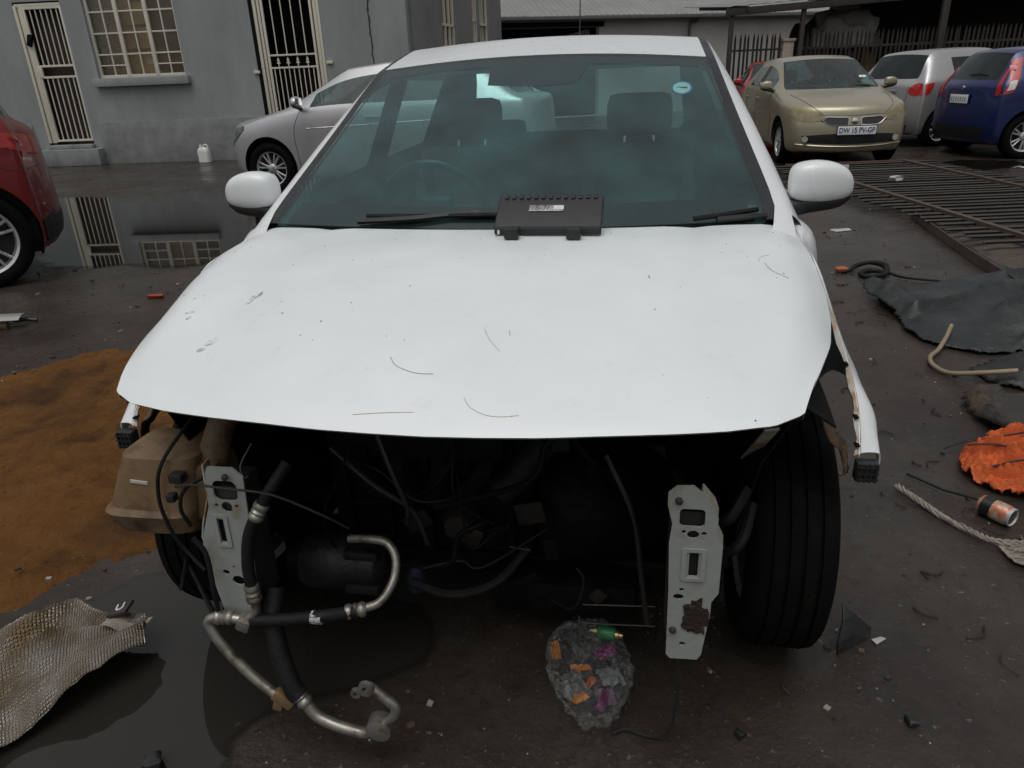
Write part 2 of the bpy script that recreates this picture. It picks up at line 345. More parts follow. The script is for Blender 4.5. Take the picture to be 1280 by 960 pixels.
def soil_h(x, y, s):
    h = noise.fractal(Vector((x * 2.2, y * 2.2, 1)), 1.0, 2.1, 6) * 0.034 + noise.fractal(Vector((x * 11, y * 11, 4)), 0.9, 2.1, 4) * 0.012 + 0.012 * max(0, noise.noise(Vector((x * 17, y * 17, 9))) - .25)
    return -0.012 + min(0.075, max(s, -0.1) * 0.16) + h * min(1, max(0, s / 0.25 + 0.15))
sheet('soil', [(-3.6, 3.1), (-2.74, 3.66), (-2.45, 3.95), (-2.1, 4.1), (-1.55, 3.8), (-1.25, 3.0), (-1.08, 2.3), (-1.12, 1.95), (-1.3, 1.78), (-1.55, 1.55), (-2.0, 1.6), (-3.2, 2.1)], SOIL, 0, 'structure', n=220, amp=0.08, seed=2, height=soil_h)

# ---------------------------------------------------------------- car kit
def hood_pts(w, yS, yC, zb, zt):
    """lower side lines 0-5 and bonnet lines 6-10 of one half section"""
    xs = [w - 0.10, w - 0.03, w - 0.005, w, w - 0.012, w - 0.055]
    e = xs[5]; fr = [0.93, 0.80, 0.60, 0.30, 0.0]; hz = [0.42, 0.70, 0.87, 0.97, 1.0]
    zl = [0.19, 0.24, 0.40, 0.40 + (zb - 0.40) * 0.55, zb - 0.07, zb]
    P = [(xs[k], yS, zl[k]) for k in range(6)]
    return P + [(e * f, yC + (yS - yC) * f * f, zb + (zt - zb) * h) for f, h in zip(fr, hz)]
def cabin_pts(w, yS, yT, zb, zt, wt, sweep, strip=0.028):
    xs = [w - 0.10, w - 0.03, w - 0.005, w, w - 0.012, w - 0.04]
    zl = [0.19, 0.24, 0.40, 0.40 + (zb - 0.40) * 0.55, zb - 0.07, zb]
    P = [(xs[k], yS, zl[k]) for k in range(6)]
    top = [(wt + 0.045, zt - 0.085), (wt, zt - 0.038), (wt - strip, zt - 0.030), (wt * 0.5, zt - 0.008), (0, zt)]
    return P + [(x, yT + sweep * (x / wt) ** 2, z) for x, z in top]
def gen_rows(p):
    W, fo, wb, ro = p['W'], p['fo'], p['wb'], p['ro']; g = p.get
    zhf, zc, yc, H = p['zhf'], p['zc'], p['yc'], p['H']; wt = p['wt']; yw, zw = p['yw'], p['zw']; zbr = p['zbr']
    yT = wb + ro; rows = []
    n = hood_pts(W * g('nosew', 0.84), -fo + g('nosec', 0.2), -fo + 0.03, zhf - 0.05, zhf)
    dy = [0.05, 0.0, -0.035, -0.03, 0.0, 0.0]
    rows.append([(x, y + (dy[k] if k < 6 else 0), z) for k, (x, y, z) in enumerate(n)])
    rows.append(hood_pts(W * 0.955, -fo + 0.40, -fo + 0.22, zhf + 0.02, zhf + (zc - zhf) * 0.30))
    rows.append(hood_pts(W, -0.12, -0.12, zhf + (zc - zhf) * 0.35, zhf + (zc - zhf) * 0.66))
    rows.append(hood_pts(W, yc - 0.08, yc - 0.18, zc - 0.07, zc - 0.03))
    cw = p.get('wc', wt + 0.12)
    c = hood_pts(W, yc + 0.14, yc, zc - 0.025, zc)
    c[6:] = [(cw + 0.05, yc + 0.13, zc - 0.012), (cw, yc + 0.10, zc + 0.004), (cw - 0.028, yc + 0.095, zc + 0.006), (cw * 0.5, yc + 0.025, zc + 0.003), (0, yc, zc)]
    rows.append(c); ic = len(rows) - 1
    ym, zm = yc + (yw - yc) * 0.5, zc + (zw - zc) * 0.53
    rows.append(cabin_pts(W, yc + 0.42, ym, zc - 0.015, zm, (cw + wt) * 0.5, 0.095)); m = rows[-1]
    m[6] = (m[6][0], m[6][1] + 0.02, zm - 0.055)
    rows.append(cabin_pts(W, yw - 0.05, yw, zc + (zbr - zc) * 0.3, zw, wt, 0.09)); iw = len(rows) - 1
    yb = p['yb']
    rows.append(cabin_pts(W, yb - 0.05, yb - 0.05, zc + (zbr - zc) * 0.5, H - 0.004, wt, 0.03))
    rows.append(cabin_pts(W, yb + 0.05, yb + 0.05, zc + (zbr - zc) * 0.55, H, wt, 0.0)); ib = len(rows) - 1
    yq = p['yq']
    rows.append(cabin_pts(W, yq, yq, zbr, H - g('rdrop', 0.05) * 0.4, wt - 0.01, -0.03)); iq = len(rows) - 1
    rows.append(cabin_pts(W * 0.985, yq + (p['yr'] - yq) * 0.6 + 0.05, p['yr'], zbr + 0.01, H - g('rdrop', 0.05), wt - 0.04, -0.06)); ir = len(rows) - 1
    yg, zg = p['yg'], p['zg']
    # base of the rear window
    b = cabin_pts(W * 0.965, yg - 0.02, yg, zbr + 0.0, zg, wt + 0.02, -0.10)
    b[6] = (b[5][0] - 0.02, yg - 0.05, zg - 0.03); b[7] = (wt + 0.03, yg - 0.07, zg - 0.008); b[8] = (wt, yg - 0.06, zg - 0.004)
    b[5] = (b[5][0], b[5][1], min(b[5][2], zg - 0.05)); b[4] = (b[4][0], b[4][1], b[5][2] - 0.06)
    rows.append(b); ig = len(rows) - 1
    if p.get('sedan'):
        rows.append(hood_pts(W * 0.95, yT - 0.20, yT - 0.09, zg - 0.05, zg - 0.005))
    zt = p.get('zt', zg - 0.04)
    t = hood_pts(W * g('tailw', 0.87), yT - g('tailc', 0.15), yT - 0.02, zt - 0.06, zt)
    dy = [-0.05, 0.0, 0.05, 0.03, 0.01, 0.0]
    rows.append([(x, y + (dy[k] if k < 6 else 0), z) for k, (x, y, z) in enumerate(t)])
    if p.get('rowfix'): p['rowfix'](rows)
    return rows, dict(c=ic, w=iw, b=ib, q=iq, r=ir, g=ig)
def shell(rows, ix, arches, seam_y=None, wellx=0.5, dropfront=False, sub=2):
    """closed car body from half sections: subdivided, wheel arches cut; faces carry part numbers
       0 paint 1 side glass 2 windscreen 3 rear glass 4 black trim 5 wheel well 6 front end"""
    bm = bmesh.new(); cr = bm.edges.layers.float.new('crease_edge'); n = len(rows); V = []
    for r in rows:
        V.append({(1, j): bm.verts.new(p) for j, p in enumerate(r)})
        for j, p in enumerate(r): V[-1][(-1, j)] = V[-1][(1, j)] if j == 10 else bm.verts.new((-p[0], p[1], p[2]))
    def fm(i, j):
        if i < ix['c']: return (0 if i == ix['c'] - 1 and j == 6 else 6) if dropfront else 0
        if ix['c'] <= i < ix['w']:
            if j >= 8: return 2
            if j == 7: return 4
            if j == 5: return 1 if i > ix['c'] else 0
        if ix['w'] <= i < ix['r']:
            if j == 5: return 4 if i == ix['b'] - 1 else (1 if i < ix['q'] else 0)
            if j == 7 and i >= ix['w']: return 4 if dropfront else 0
        if ix['r'] <= i < ix['g'] and j >= 7: return 3
        return 0
    def face(vs, mi):
        f = bm.faces.new(vs); f.material_index = mi; f.smooth = True; return f
    for i in range(n - 1):
        for j in range(10):
            for s in (1, -1):
                vs = [V[i][(s, j)], V[i + 1][(s, j)], V[i + 1][(s, j + 1)], V[i][(s, j + 1)]]
                face(vs if s == -1 else vs[::-1], fm(i, j))
    for i, sg in ((0, -1), (n - 1, 1)):
        P = rows[i]; b = abs(P[5][1] - P[10][1]); F = {}
        for r in range(6):
            for s in (1, -1):
                for k in range(6):
                    if k == 0: F[(s, r, 0)] = V[i][(s, r)]
                    elif r == 5: F[(s, 5, k)] = V[i][(s, 5 + k)]
                    elif k == 5 and s == -1: F[(s, r, k)] = F[(1, r, 5)]
                    else:
                        fr = P[5 + k][0] / P[5][0]
                        F[(s, r, k)] = bm.verts.new((s * P[r][0] * fr, P[r][1] + sg * b * (1 - fr * fr), P[r][2]))
        for r in range(5):
            for k in range(5):
                for s in (1, -1):
                    vs = [F[(s, r, k)], F[(s, r, k + 1)], F[(s, r + 1, k + 1)], F[(s, r + 1, k)]]
                    face(vs, 6 if (i == 0 and dropfront) else 0)
        lo = [F[(-1, 0, k)] for k in range(6)] + [F[(1, 0, k)] for k in range(4, -1, -1)]
        q = 1 if i == 0 else n - 2
        face(lo + [V[q][(1, 0)], V[q][(-1, 0)]], 4)
    for i in range(1, n - 2):
        face([V[i][(-1, 0)], V[i][(1, 0)], V[i + 1][(1, 0)], V[i + 1][(-1, 0)]], 4)
    bmesh.ops.recalc_face_normals(bm, faces=bm.faces)
    for s in (1, -1):
        for j in range(7, 10):
            for i, v in ((ix['c'], 0.75), (ix['w'], 0.55), (ix['r'], 0.3), (ix['g'], 0.5)):
                e = bm.edges.get((V[i][(s, j)], V[i][(s, j + 1)]))
                if e: e[cr] = v
        for i in range(n - 1):
            e = bm.edges.get((V[i][(s, 0)], V[i + 1][(s, 0)]))
            if e: e[cr] = 0.6
            for j in (7, 8):
                e = bm.edges.get((V[i][(s, j)], V[i + 1][(s, j)]))
                if e and ix['c'] <= i < ix['g']: e[cr] = 0.85
            e = bm.edges.get((V[i][(s, 5)], V[i + 1][(s, 5)]))
            if e and i >= ix['c']: e[cr] = 0.35
    me = bpy.data.meshes.new('tmp'); bm.to_mesh(me); bm.free()
    dummy = [BLACKP] * 7; setmat(me, dummy)
    o = bpy.data.objects.new('tmp', me); col.objects.link(o)
    md = o.modifiers.new('s', 'SUBSURF'); md.levels = sub; md.render_levels = sub
    cb = bmesh.new()
    for (y, z, r, xo) in arches:
        for s in (1, -1):
            lathe(cb, [(s * wellx, r), (s * xo, r)], 'X', 40, (0, y, z), 5)
    bmesh.ops.recalc_face_normals(cb, faces=cb.faces)
    cm = bpy.data.meshes.new('cut'); cb.to_mesh(cm); cb.free(); setmat(cm, dummy)
    co = bpy.data.objects.new('cut', cm); col.objects.link(co)
    mb = o.modifiers.new('b', 'BOOLEAN'); mb.operation = 'DIFFERENCE'; mb.solver = 'EXACT'; mb.object = co; mb.material_mode = 'INDEX'
    apply_mods(o); bpy.data.objects.remove(co)
    res = o.data.copy(); bpy.data.objects.remove(o)
    return res
def split(me, mats, names, parent, drop=()):
    """one object for each part number; side windows one object for each pane"""
    bvh_bm = bmesh.new(); bvh_bm.from_mesh(me); bvh = BVHTree.FromBMesh(bvh_bm)
    out = {}
    for k in sorted({f.material_index for f in bvh_bm.faces}):
        if k in drop or k not in names: continue
        b = bvh_bm.copy(); bmesh.ops.delete(b, geom=[f for f in b.faces if f.material_index != k], context='FACES')
        isl = []
        if k in (1, 5):
            left = set(b.faces)
            while left:
                st = [left.pop()]; s = [st[0]]
                while st:
                    f = st.pop()
                    for e in f.edges:
                        for g in e.link_faces:
                            if g in left: left.remove(g); st.append(g); s.append(g)
                isl.append([f.index for f in s])
            b.faces.index_update()
        if len(isl) > 1:
            b.faces.index_update(); ids = []
            left = set(b.faces)
            while left:
                st = [left.pop()]; s = [st[0]]
                while st:
                    f = st.pop()
                    for e in f.edges:
                        for g in e.link_faces:
                            if g in left: left.remove(g); st.append(g); s.append(g)
                ids.append({f.index for f in s})
            for s in ids:
                b2 = b.copy(); b2.faces.ensure_lookup_table(); bmesh.ops.delete(b2, geom=[f for f in b2.faces if f.index not in s], context='FACES')
                for f in b2.faces: f.material_index = 0
                out.setdefault(k, []).append(ob_raw(names[k], b2, mats[k], parent, ang=35))
            b.free()
        else:
            for f in b.faces: f.material_index = 0
            out.setdefault(k, []).append(ob_raw(names[k], b, mats[k], parent, ang=35))
    bvh_bm.free()
    return bvh, out
def cast(bvh, phi, u, z):
    a = R(phi); ux = Vector((math.cos(a), math.sin(a), 0)); dr = Vector((-math.sin(a), math.cos(a), 0))
    o = ux * u - dr * 8 + Vector((0, 1.2 if abs(math.cos(a)) > 0.1 and abs(math.sin(a)) < 0.1 else 0, z))
    h = bvh.ray_cast(o, dr, 20)
    return h
def patch(bvh, name, top, bot, phi, m, parent, off=0.004, n=5, th=0.012, res=4):
    """a panel between two curves drawn in a view plane, laid on the body surface"""
    tp = spline([(u, z, 0) for u, z in top], res) if len(top) > 2 else [Vector((top[0][0] + (top[1][0] - top[0][0]) * k / 8, top[0][1] + (top[1][1] - top[0][1]) * k / 8, 0)) for k in range(9)]
    bt = spline([(u, z, 0) for u, z in bot], res) if len(bot) > 2 else [Vector((bot[0][0] + (bot[1][0] - bot[0][0]) * k / (len(tp) - 1), bot[0][1] + (bot[1][1] - bot[0][1]) * k / (len(tp) - 1), 0)) for k in range(len(tp))]
    G = []
    for i in range(n + 1):
        row = []
        for a, b in zip(tp, bt):
            q = a.lerp(b, i / n); h = cast(bvh, phi, q[0], q[1]); row.append(None if h[0] is None else h[0] + h[1] * off)
        G.append(row)
    bm = bmesh.new(); V = [[bm.verts.new(p) if p is not None else None for p in r] for r in G]
    for a, b in zip(V, V[1:]):
        for k in range(len(a) - 1):
            q = (a[k], a[k + 1], b[k + 1], b[k])
            if None in q: continue
            if max((q[i].co - q[(i + 1) % 4].co).length for i in range(4)) > 0.25: continue
            try: bm.faces.new(q)
            except ValueError: pass
    bmesh.ops.remove_doubles(bm, verts=bm.verts, dist=1e-5)
    a = R(phi); dr = Vector((-math.sin(a), math.cos(a), 0))
    bmesh.ops.recalc_face_normals(bm, faces=bm.faces)
    if sum(f.normal.dot(dr) for f in bm.faces) > 0: bmesh.ops.reverse_faces(bm, faces=bm.faces)
    if th: bmesh.ops.solidify(bm, geom=list(bm.faces), thickness=th)
    return ob_raw(name, bm, m, parent, ang=50)
def seam(bvh, name, pts, phi, m, parent, r=0.0035, off=0.0):
    P = []
    for p in spline([(u, z, 0) for u, z in pts], 8):
        h = cast(bvh, phi, p[0], p[1])
        if h[0] is not None: P.append(h[0] + h[1] * off)
    if len(P) > 2:
        bm = bmesh.new(); tube(bm, P, r, 5); return ob(name, bm, m, parent)
def make_wheel(r, wdt, spokes, rim_r=None, twin=True, dish=0.03, steel=False):
    """tyre mesh + rim mesh, axle along X, outer face at +X"""
    h = wdt / 2; rr = rim_r or r * 0.66; bm = bmesh.new()
    pr = [(-h * 0.82, rr), (-h * 0.98, rr + (r - rr) * 0.3), (-h, rr + (r - rr) * 0.6), (-h * 0.9, r - 0.018), (-h * 0.78, r - 0.005)]
    g = []
    for k, a in enumerate((-0.52, -0.17, 0.17, 0.52)):
        g += [(h * (a - 0.045), r), (h * (a - 0.03), r - 0.009), (h * (a + 0.03), r - 0.009), (h * (a + 0.045), r)]
    lathe(bm, pr + g + [(-a, b) for a, b in pr[::-1]], 'X', 56, cap=False)
    ty = bpy.data.meshes.new('tyre'); bmesh.ops.recalc_face_normals(bm, faces=bm.faces); bm.to_mesh(ty); bm.free(); setmat(ty, TYRE)
    ty.polygons.foreach_set('use_smooth', [True] * len(ty.polygons)); ty.set_sharp_from_angle(angle=R(35))
    bm = bmesh.new(); xo = h * 0.72
    lathe(bm, [(-h * 0.8, rr * 0.99), (-h * 0.7, rr * 0.9), (xo - 0.03, rr * 0.88), (xo, rr * 0.93), (xo + 0.012, rr * 1.015), (xo + 0.002, rr * 1.03), (-h * 0.8, rr * 1.0)], 'X', 48, mi=0, cap=False)
    lathe(bm, [(xo - 0.085, rr * 0.9), (xo - 0.08, 0.02)], 'X', 32, mi=1)
    lathe(bm, [(xo - 0.05, 0.064), (xo - dish * 0.2, 0.06), (xo + 0.002, 0.048), (xo + 0.006, 0.02)], 'X', 20, mi=0)
    for k in range(spokes):
        t = 2 * math.pi * k / spokes
        for sgn in ((-1, 1) if twin else (0,)):
            for (r0, r1, da0, da1, wa, wb_) in ((0.045, rr * 0.95, 0.10, 0.17, 0.024, 0.022),):
                a0, a1 = t + sgn * da0 * 1.0, t + sgn * da1
                if not twin: wa, wb_ = (0.036, 0.05) if not steel else (0.06, 0.075)
                p0 = Vector((xo - dish * 0.3, r0 * math.cos(a0), r0 * math.sin(a0))); p1 = Vector((xo - 0.004, r1 * math.cos(a1), r1 * math.sin(a1)))
                dd = (p1 - p0).normalized(); sd = dd.cross(Vector((1, 0, 0))).normalized(); V = []
                for p, ww in ((p0, wa), (p0.lerp(p1, 0.5) + Vector((0.004, 0, 0)), (wa + wb_) * 0.46), (p1, wb_)):
                    V.append([bm.verts.new(p + sd * a * ww / 2 + Vector((b, 0, 0))) for a, b in ((-1, -0.035), (-1, -0.006), (-0.6, 0), (0.6, 0), (1, -0.006), (1, -0.035))])
                for q0, q1 in zip(V, V[1:]):
                    for j in range(5): bm.faces.new((q0[j], q0[j + 1], q1[j + 1], q1[j]))
    ri = bpy.data.meshes.new('rim'); bmesh.ops.recalc_face_normals(bm, faces=bm.faces); bm.to_mesh(ri); bm.free(); setmat(ri, [ALLOY, HUBDARK])
    ri.polygons.foreach_set('use_smooth', [True] * len(ri.polygons)); ri.set_sharp_from_angle(angle=R(30))
    return ty, ri
def put_wheel(pair, parent, x, y, z, steer=0.0, spin=0.3):
    t = bpy.data.objects.new('wheel', pair[0]); link(t, parent); t.location = (x, y, z)
    t.rotation_euler = (spin, 0, (0 if x > 0 else math.pi) + steer)
    rm = bpy.data.objects.new('rim', pair[1]); link(rm, t)
    return t
def seat(parent, x, y, z, name='seat', wd=0.46, head=True, m=None):
    """car seat: cushion, raked backrest with bolsters, headrest on two posts"""
    m = m or SEAT; bm = bmesh.new()
    box(bm, (x, y - 0.22, z), (wd, 0.5, 0.16), Matrix.Rotation(R(6), 3, 'X'), 0.05)
    box(bm, (x, y + 0.1, z + 0.33), (wd, 0.13, 0.62), Matrix.Rotation(R(-14), 3, 'X'), 0.05)
    for s in (-1, 1): box(bm, (x + s * wd * 0.44, y + 0.05, z + 0.28), (0.07, 0.12, 0.45), Matrix.Rotation(R(-14), 3, 'X'), 0.03)
    o = ob(name, bm, m, parent)
    if head:
        bm = bmesh.new(); box(bm, (x, y + 0.2, z + 0.74), (0.27, 0.1, 0.17), Matrix.Rotation(R(-10), 3, 'X'), 0.045); ob('headrest', bm, m, o)
        bm = bmesh.new()
        for s in (-1, 1): tube(bm, [(x + s * 0.06, y + 0.175, z + 0.6), (x + s * 0.06, y + 0.19, z + 0.7)], 0.006, 6)
        ob('headrest_post', bm, CHROME, o)
    return o
def mirror(parent, s, x, y, z, m, k=1.0):
    """door mirror: flat-backed shell, rounded outer end, sitting on a black foot"""
    bm = bmesh.new(); G = []
    # (distance out, top height, bottom height, front depth, back depth)
    prof = [(a * .92, b * 1.2, c * 1.1, d_, e) for a, b, c, d_, e in [(0.0, .020, -.020, -.028, .020), (0.003, .036, -.034, -.046, .03), (.018, .046, -.042, -.058, .034), (.06, .052, -.046, -.064, .034), (.105, .050, -.046, -.060, .034), (.145, .040, -.043, -.050, .033), (.17, .024, -.036, -.038, .030), (.182, .006, -.026, -.024, .024), (.184, -.006, -.016, -.010, .014)]]
    n = 24
    for a, zt, zb, yf, yb in prof:
        zc, hz, yc_, hy = (zt + zb) / 2, (zt - zb) / 2, (yf + yb) / 2, (yb - yf) / 2; ring = []
        for q in range(n + 1):
            t = 2 * math.pi * q / n; ring.append((s * (x + a * k), y + k * (yc_ + hy * math.copysign(abs(math.cos(t)) ** .62, math.cos(t))), z + k * (zc + hz * math.copysign(abs(math.sin(t)) ** .72, math.sin(t)))))
        G.append(ring)
    grid(bm, G); bmesh.ops.remove_doubles(bm, verts=bm.verts, dist=1e-5); bmesh.ops.holes_fill(bm, edges=bm.edges)
    h = ob('mirror', bm, m, parent, ang=75); md = h.modifiers.new('s', 'SUBSURF'); md.levels = 2; md.render_levels = 2
    bm = bmesh.new()
    tube(bm, spline([(s * (x + .162 * k), y - .012 * k, z - .038 * k), (s * (x + .11 * k), y - .015 * k, z - .050 * k), (s * (x + .04 * k), y - .015 * k, z - .058 * k), (s * (x - .03 * k), y - .012 * k, z - .085 * k), (s * (x - .07 * k), y - .01 * k, z - .11 * k)], 5), [float(np.interp(q / 20, [0, .15, .5, .8, 1], [.008, .022, .028, .026, .032])) * k for q in range(21)], 12); ob('mirror_foot', bm, BLACKP, h, ang=60)
    bm = bmesh.new(); box(bm, (s * (x + 0.09 * k), y + 0.036 * k, z + .002), (0.145 * k, 0.006, 0.078 * k), None, 0.002); ob('mirror_glass', bm, CHROME, h)
    return h
def text(name, body, size, m, parent, mw, ext=0.002):
    cu = bpy.data.curves.new(name, 'FONT'); cu.body = body; cu.size = size; cu.align_x = 'CENTER'; cu.align_y = 'CENTER'; cu.extrude = ext; cu.offset = size * 0.012
    t = bpy.data.objects.new(name, cu); col.objects.link(t); dg = bpy.context.evaluated_depsgraph_get()
    me = bpy.data.meshes.new_from_object(t.evaluated_get(dg)); bpy.data.objects.remove(t); me.materials.clear(); setmat(me, m)
    o = link(bpy.data.objects.new(name, me), parent); o.matrix_local = mw; return o
def interior(parent, yc, zc, yq, W, rhd=True):
    bm = bmesh.new(); G = []
    for t in np.linspace(-1, 1, 13):
        x = t * (W - 0.12); G.append([(x, yc + 0.0 + 0.12 * t * t, zc - 0.05), (x, yc + 0.22 + 0.05 * t * t, zc - 0.005), (x, yc + 0.46, zc - 0.03), (x, yc + 0.56, zc - 0.10), (x, yc + 0.55, zc - 0.35)])
    grid(bm, G); ob('dashboard', bm, DASH, parent)
    x = -0.36 if rhd else 0.36
    bm = bmesh.new(); rot = Matrix.Rotation(R(-65), 3, 'X'); c = Vector((x, yc + 0.62, zc - 0.06))
    P = [c + rot @ Vector((0.185 * math.cos(t), 0.185 * math.sin(t), 0)) for t in [2 * math.pi * k / 28 for k in range(29)]]
    tube(bm, P, 0.015, 8, caps=False)
    box(bm, c + rot @ Vector((0, 0, -0.01)), (0.14, 0.12, 0.04), rot, 0.02)
    for a in (0, 180, 270): box(bm, c + rot @ Vector((0.11 * math.cos(R(a)), 0.11 * math.sin(R(a)), -0.005)), (0.11 if a != 270 else 0.035, 0.035 if a != 270 else 0.11, 0.015), rot, 0.005)
    ob('steering_wheel', bm, BLACKP, parent)
    for s in (-1, 1): seat(parent, s * 0.36, yc + 1.12, 0.45)
    bm = bmesh.new()
    box(bm, (0, yq - 0.30, 0.47), (2 * W - 0.42, 0.5, 0.18), None, 0.05); box(bm, (0, yq + 0.02, 0.76), (2 * W - 0.42, 0.14, 0.5), Matrix.Rotation(R(-16), 3, 'X'), 0.05)
    rs = ob('rear_seat', bm, SEAT, parent)
    for s in (-1, 1): boxo('headrest', (s * 0.38, yq + 0.12, 1.07), (0.26, 0.09, 0.13), SEAT, rs, None, 0.04)
    boxo('cabin_floor', (0, yc + 1.3, 0.3), (2 * W - 0.3, 2.6, 0.05), TRIM, parent)

def make_car(name, label, p, paint, loc, rz, wheels, tint=None, group=None, cat='car', full=True, handles=True, detail=None):
    t = empty(name, loc, rz, label, cat, group); rows, ix = gen_rows(p); W = p['W']
    ar = p['wr'] * 1.17
    me = shell(rows, ix, [(0, p['wr'] + 0.015, ar, 1.2), (p['wb'], p['wr'] + 0.015, ar, 1.2)], wellx=W - 0.30)
    side = tint or WIN
    bvh, parts = split(me, {0: paint, 1: side, 2: WS, 3: side, 4: BLACKP, 5: HUBDARK}, {0: 'body', 1: 'side_window', 2: 'windscreen', 3: 'rear_window', 4: 'black_trim', 5: 'wheel_well'}, t)
    for y in (0, p['wb']):
        for s in (-1, 1): put_wheel(wheels, t, s * (W - 0.125), y, p['wr'], spin=0.2 + y)
    if full: interior(t, p['yc'], p['zc'], p['yq'] - 0.1, W)
    yc, yb, yq, zc = p['yc'], p['yb'], p['yq'], p['zc']
    for s in (1, -1):
        k = s  # u axis is s*y in the side views
        for pts in ([(yc + 0.30, zc - 0.05), (yc + 0.20, zc - 0.3), (yc + 0.24, 0.3)], [(yb, zc), (yb + 0.01, 0.6), (yb - 0.01, 0.27)], [(yq - 0.0, zc), (yq - 0.07, zc - 0.22), (yq - 0.28, 0.62)]):
            seam(bvh, 'door_seam', [(k * u, z) for u, z in pts], 90 * s, BLACKP, t, 0.004)
        if handles:
            for yy in (yb - 0.14, yq - 0.16):
                h = cast(bvh, 90 * s, k * yy, zc - 0.13)
                if h[0] is not None: boxo('door_handle', h[0] + Vector((s * 0.018, 0, 0)), (0.03, 0.19, 0.032), paint, t, None, 0.012)
        mirror(t, s, W - 0.02, yc + 0.33, zc + 0.075, paint, 1.05)
    if detail: detail(t, bvh)
    return t, bvh

# ---------------------------------------------------------------- the stripped white hatchback
HERO = empty('white_hatchback', (-0.0571, 1.6585, 0), -0.1719, 'white hatchback facing the viewer with bumper, headlamps and grille stripped off', 'car')
def hood_edge(s):   # half width of the bonnet, front (0) to rear (1)
    return ip(s, [0, .06, .14, .27, .40, .52, .66, .8, 1], [.632, .662, .688, .728, .753, .762, .764, .766, .770])
def hood_front(x): return ip(abs(x), [0, .2, .4, .5, .58, .625, .66], [-.570, -.562, -.546, -.535, -.519, -.492, -.455])
def hood_rear(x): return .268 + .115 * (x / .73) ** 2
def hood_xyz(s, t):
    x = t * hood_edge(s); y = hood_front(x) * (1 - s) + hood_rear(x) * s
    return hood_on(x, y)
def hood_on(x, y):
    ax = abs(x); f, r = hood_front(x), hood_rear(x); s = max(0, min(1, (y - f) / (r - f))); e = hood_edge(s); t = min(1, ax / e)
    q = max(0, min(1, (y + .566) / .846)); z = .806 + .178 * (1 - (1 - q) ** 2.25)
    D = ip(s, [0, .1, .3, .4, .5, .64, .77, 1], [.008, .034, .078, .086, .074, .058, .044, .036])
    g = ip(t, [0, .3, .5, .62, .68, .8, .885, .93, .97, 1], [0, .015, .04, .065, .135, .19, .26, .44, .73, 1.0])
    z -= D * g + .0055 * math.exp(-((t - .70 + .06 * s) / .045) ** 2) * min(1, max(0, s / .35))
    z -= 0.006 * max(0, 1 - s / 0.04) ** 2      # rolled leading edge
    return Vector((x, y, z))
def build_hood():
    bm = bmesh.new(); S = [0, .012, .03, .055, .09] + [.13 + .87 * k / 22 for k in range(23)]
    T = [-1, -.985, -.965, -.945, -.925, -.905, -.88] + [-.85 + 1.7 * k / 34 for k in range(35)] + [.88, .905, .925, .945, .965, .985, 1]
    G = [[hood_xyz(s, t) for t in T] for s in S]
    lip = [p + Vector((0, 0.005, -0.005)) for p in G[0]]; lip2 = [p + Vector((0, 0.03, -0.007)) for p in G[0]]
    G = [lip2, lip] + G
    G = [[r[0] + Vector((0.022, 0, -0.018)), r[0] + Vector((0.002, 0, -0.014))] + r + [r[-1] + Vector((-0.002, 0, -0.014)), r[-1] + Vector((-0.022, 0, -0.018))] for r in G]
    grid(bm, G)
    h = ob('bonnet', bm, HOODM, HERO, ang=50)
    if h.data.polygons[len(h.data.polygons) // 2].normal.z < 0: h.data.flip_normals()
    # scratches, hairs and flaked spots
    def mark(pts, r, m, nm='scratch'):
        P = [hood_on(p.x, p.y) + Vector((0, 0, .0006)) for p in spline([(a, b, 0) for a, b in pts], 6)]
        b = bmesh.new(); tube(b, P, r * .75, 4); ob(nm, b, m, h)
    DK = mat('dark_scratch', (0.22, 0.22, 0.20), 0.7); BR = mat('brown_scratch', (0.36, 0.27, 0.18), 0.7)
    for pts, r, m in SCR: mark(pts, r, m == 'b' and BR or DK)
    for (cx_, cy_, a, l, wd) in CHIPS:
        b = bmesh.new(); n = 18; ca, sa = math.cos(a), math.sin(a); ring = []
        P = []
        for k in range(n + 1):
            t = 2 * math.pi * k / n; rr = 1 + .18 * noise.noise(Vector((math.cos(t) * 2, math.sin(t) * 2, cx_ * 9)))
            u, v = l * rr * math.cos(t), wd * rr * math.sin(t); P.append(hood_on(cx_ + ca * u - sa * v, cy_ + sa * u + ca * v) + Vector((0, 0, .0004)))
        tube(b, P, .0011, 4, caps=False)
        f = [b.verts.new(p + Vector((0, 0, .0002))) for p in P[:-1]]; b.faces.new(f)
        ob('paint_chip', b, mat('grey_filler', (0.40, 0.41, 0.40), 0.6, c2=(0.70, .72, .72), scale=90), h)
    rnd = random.Random(3); b = bmesh.new()
    for k in range(55):
        s, t = rnd.random() ** .8, rnd.uniform(-.97, .97); p = hood_xyz(s, t); q = .0005 + .0011 * rnd.random() ** 3
        box(b, p, (q * 2, q * 2.4, .0012), Matrix.Rotation(rnd.random() * 3, 3, 'Z'))
    tag(ob('grit', b, mat('grit', (0.08, 0.075, 0.065), 0.9), h), kind='stuff')
    return h
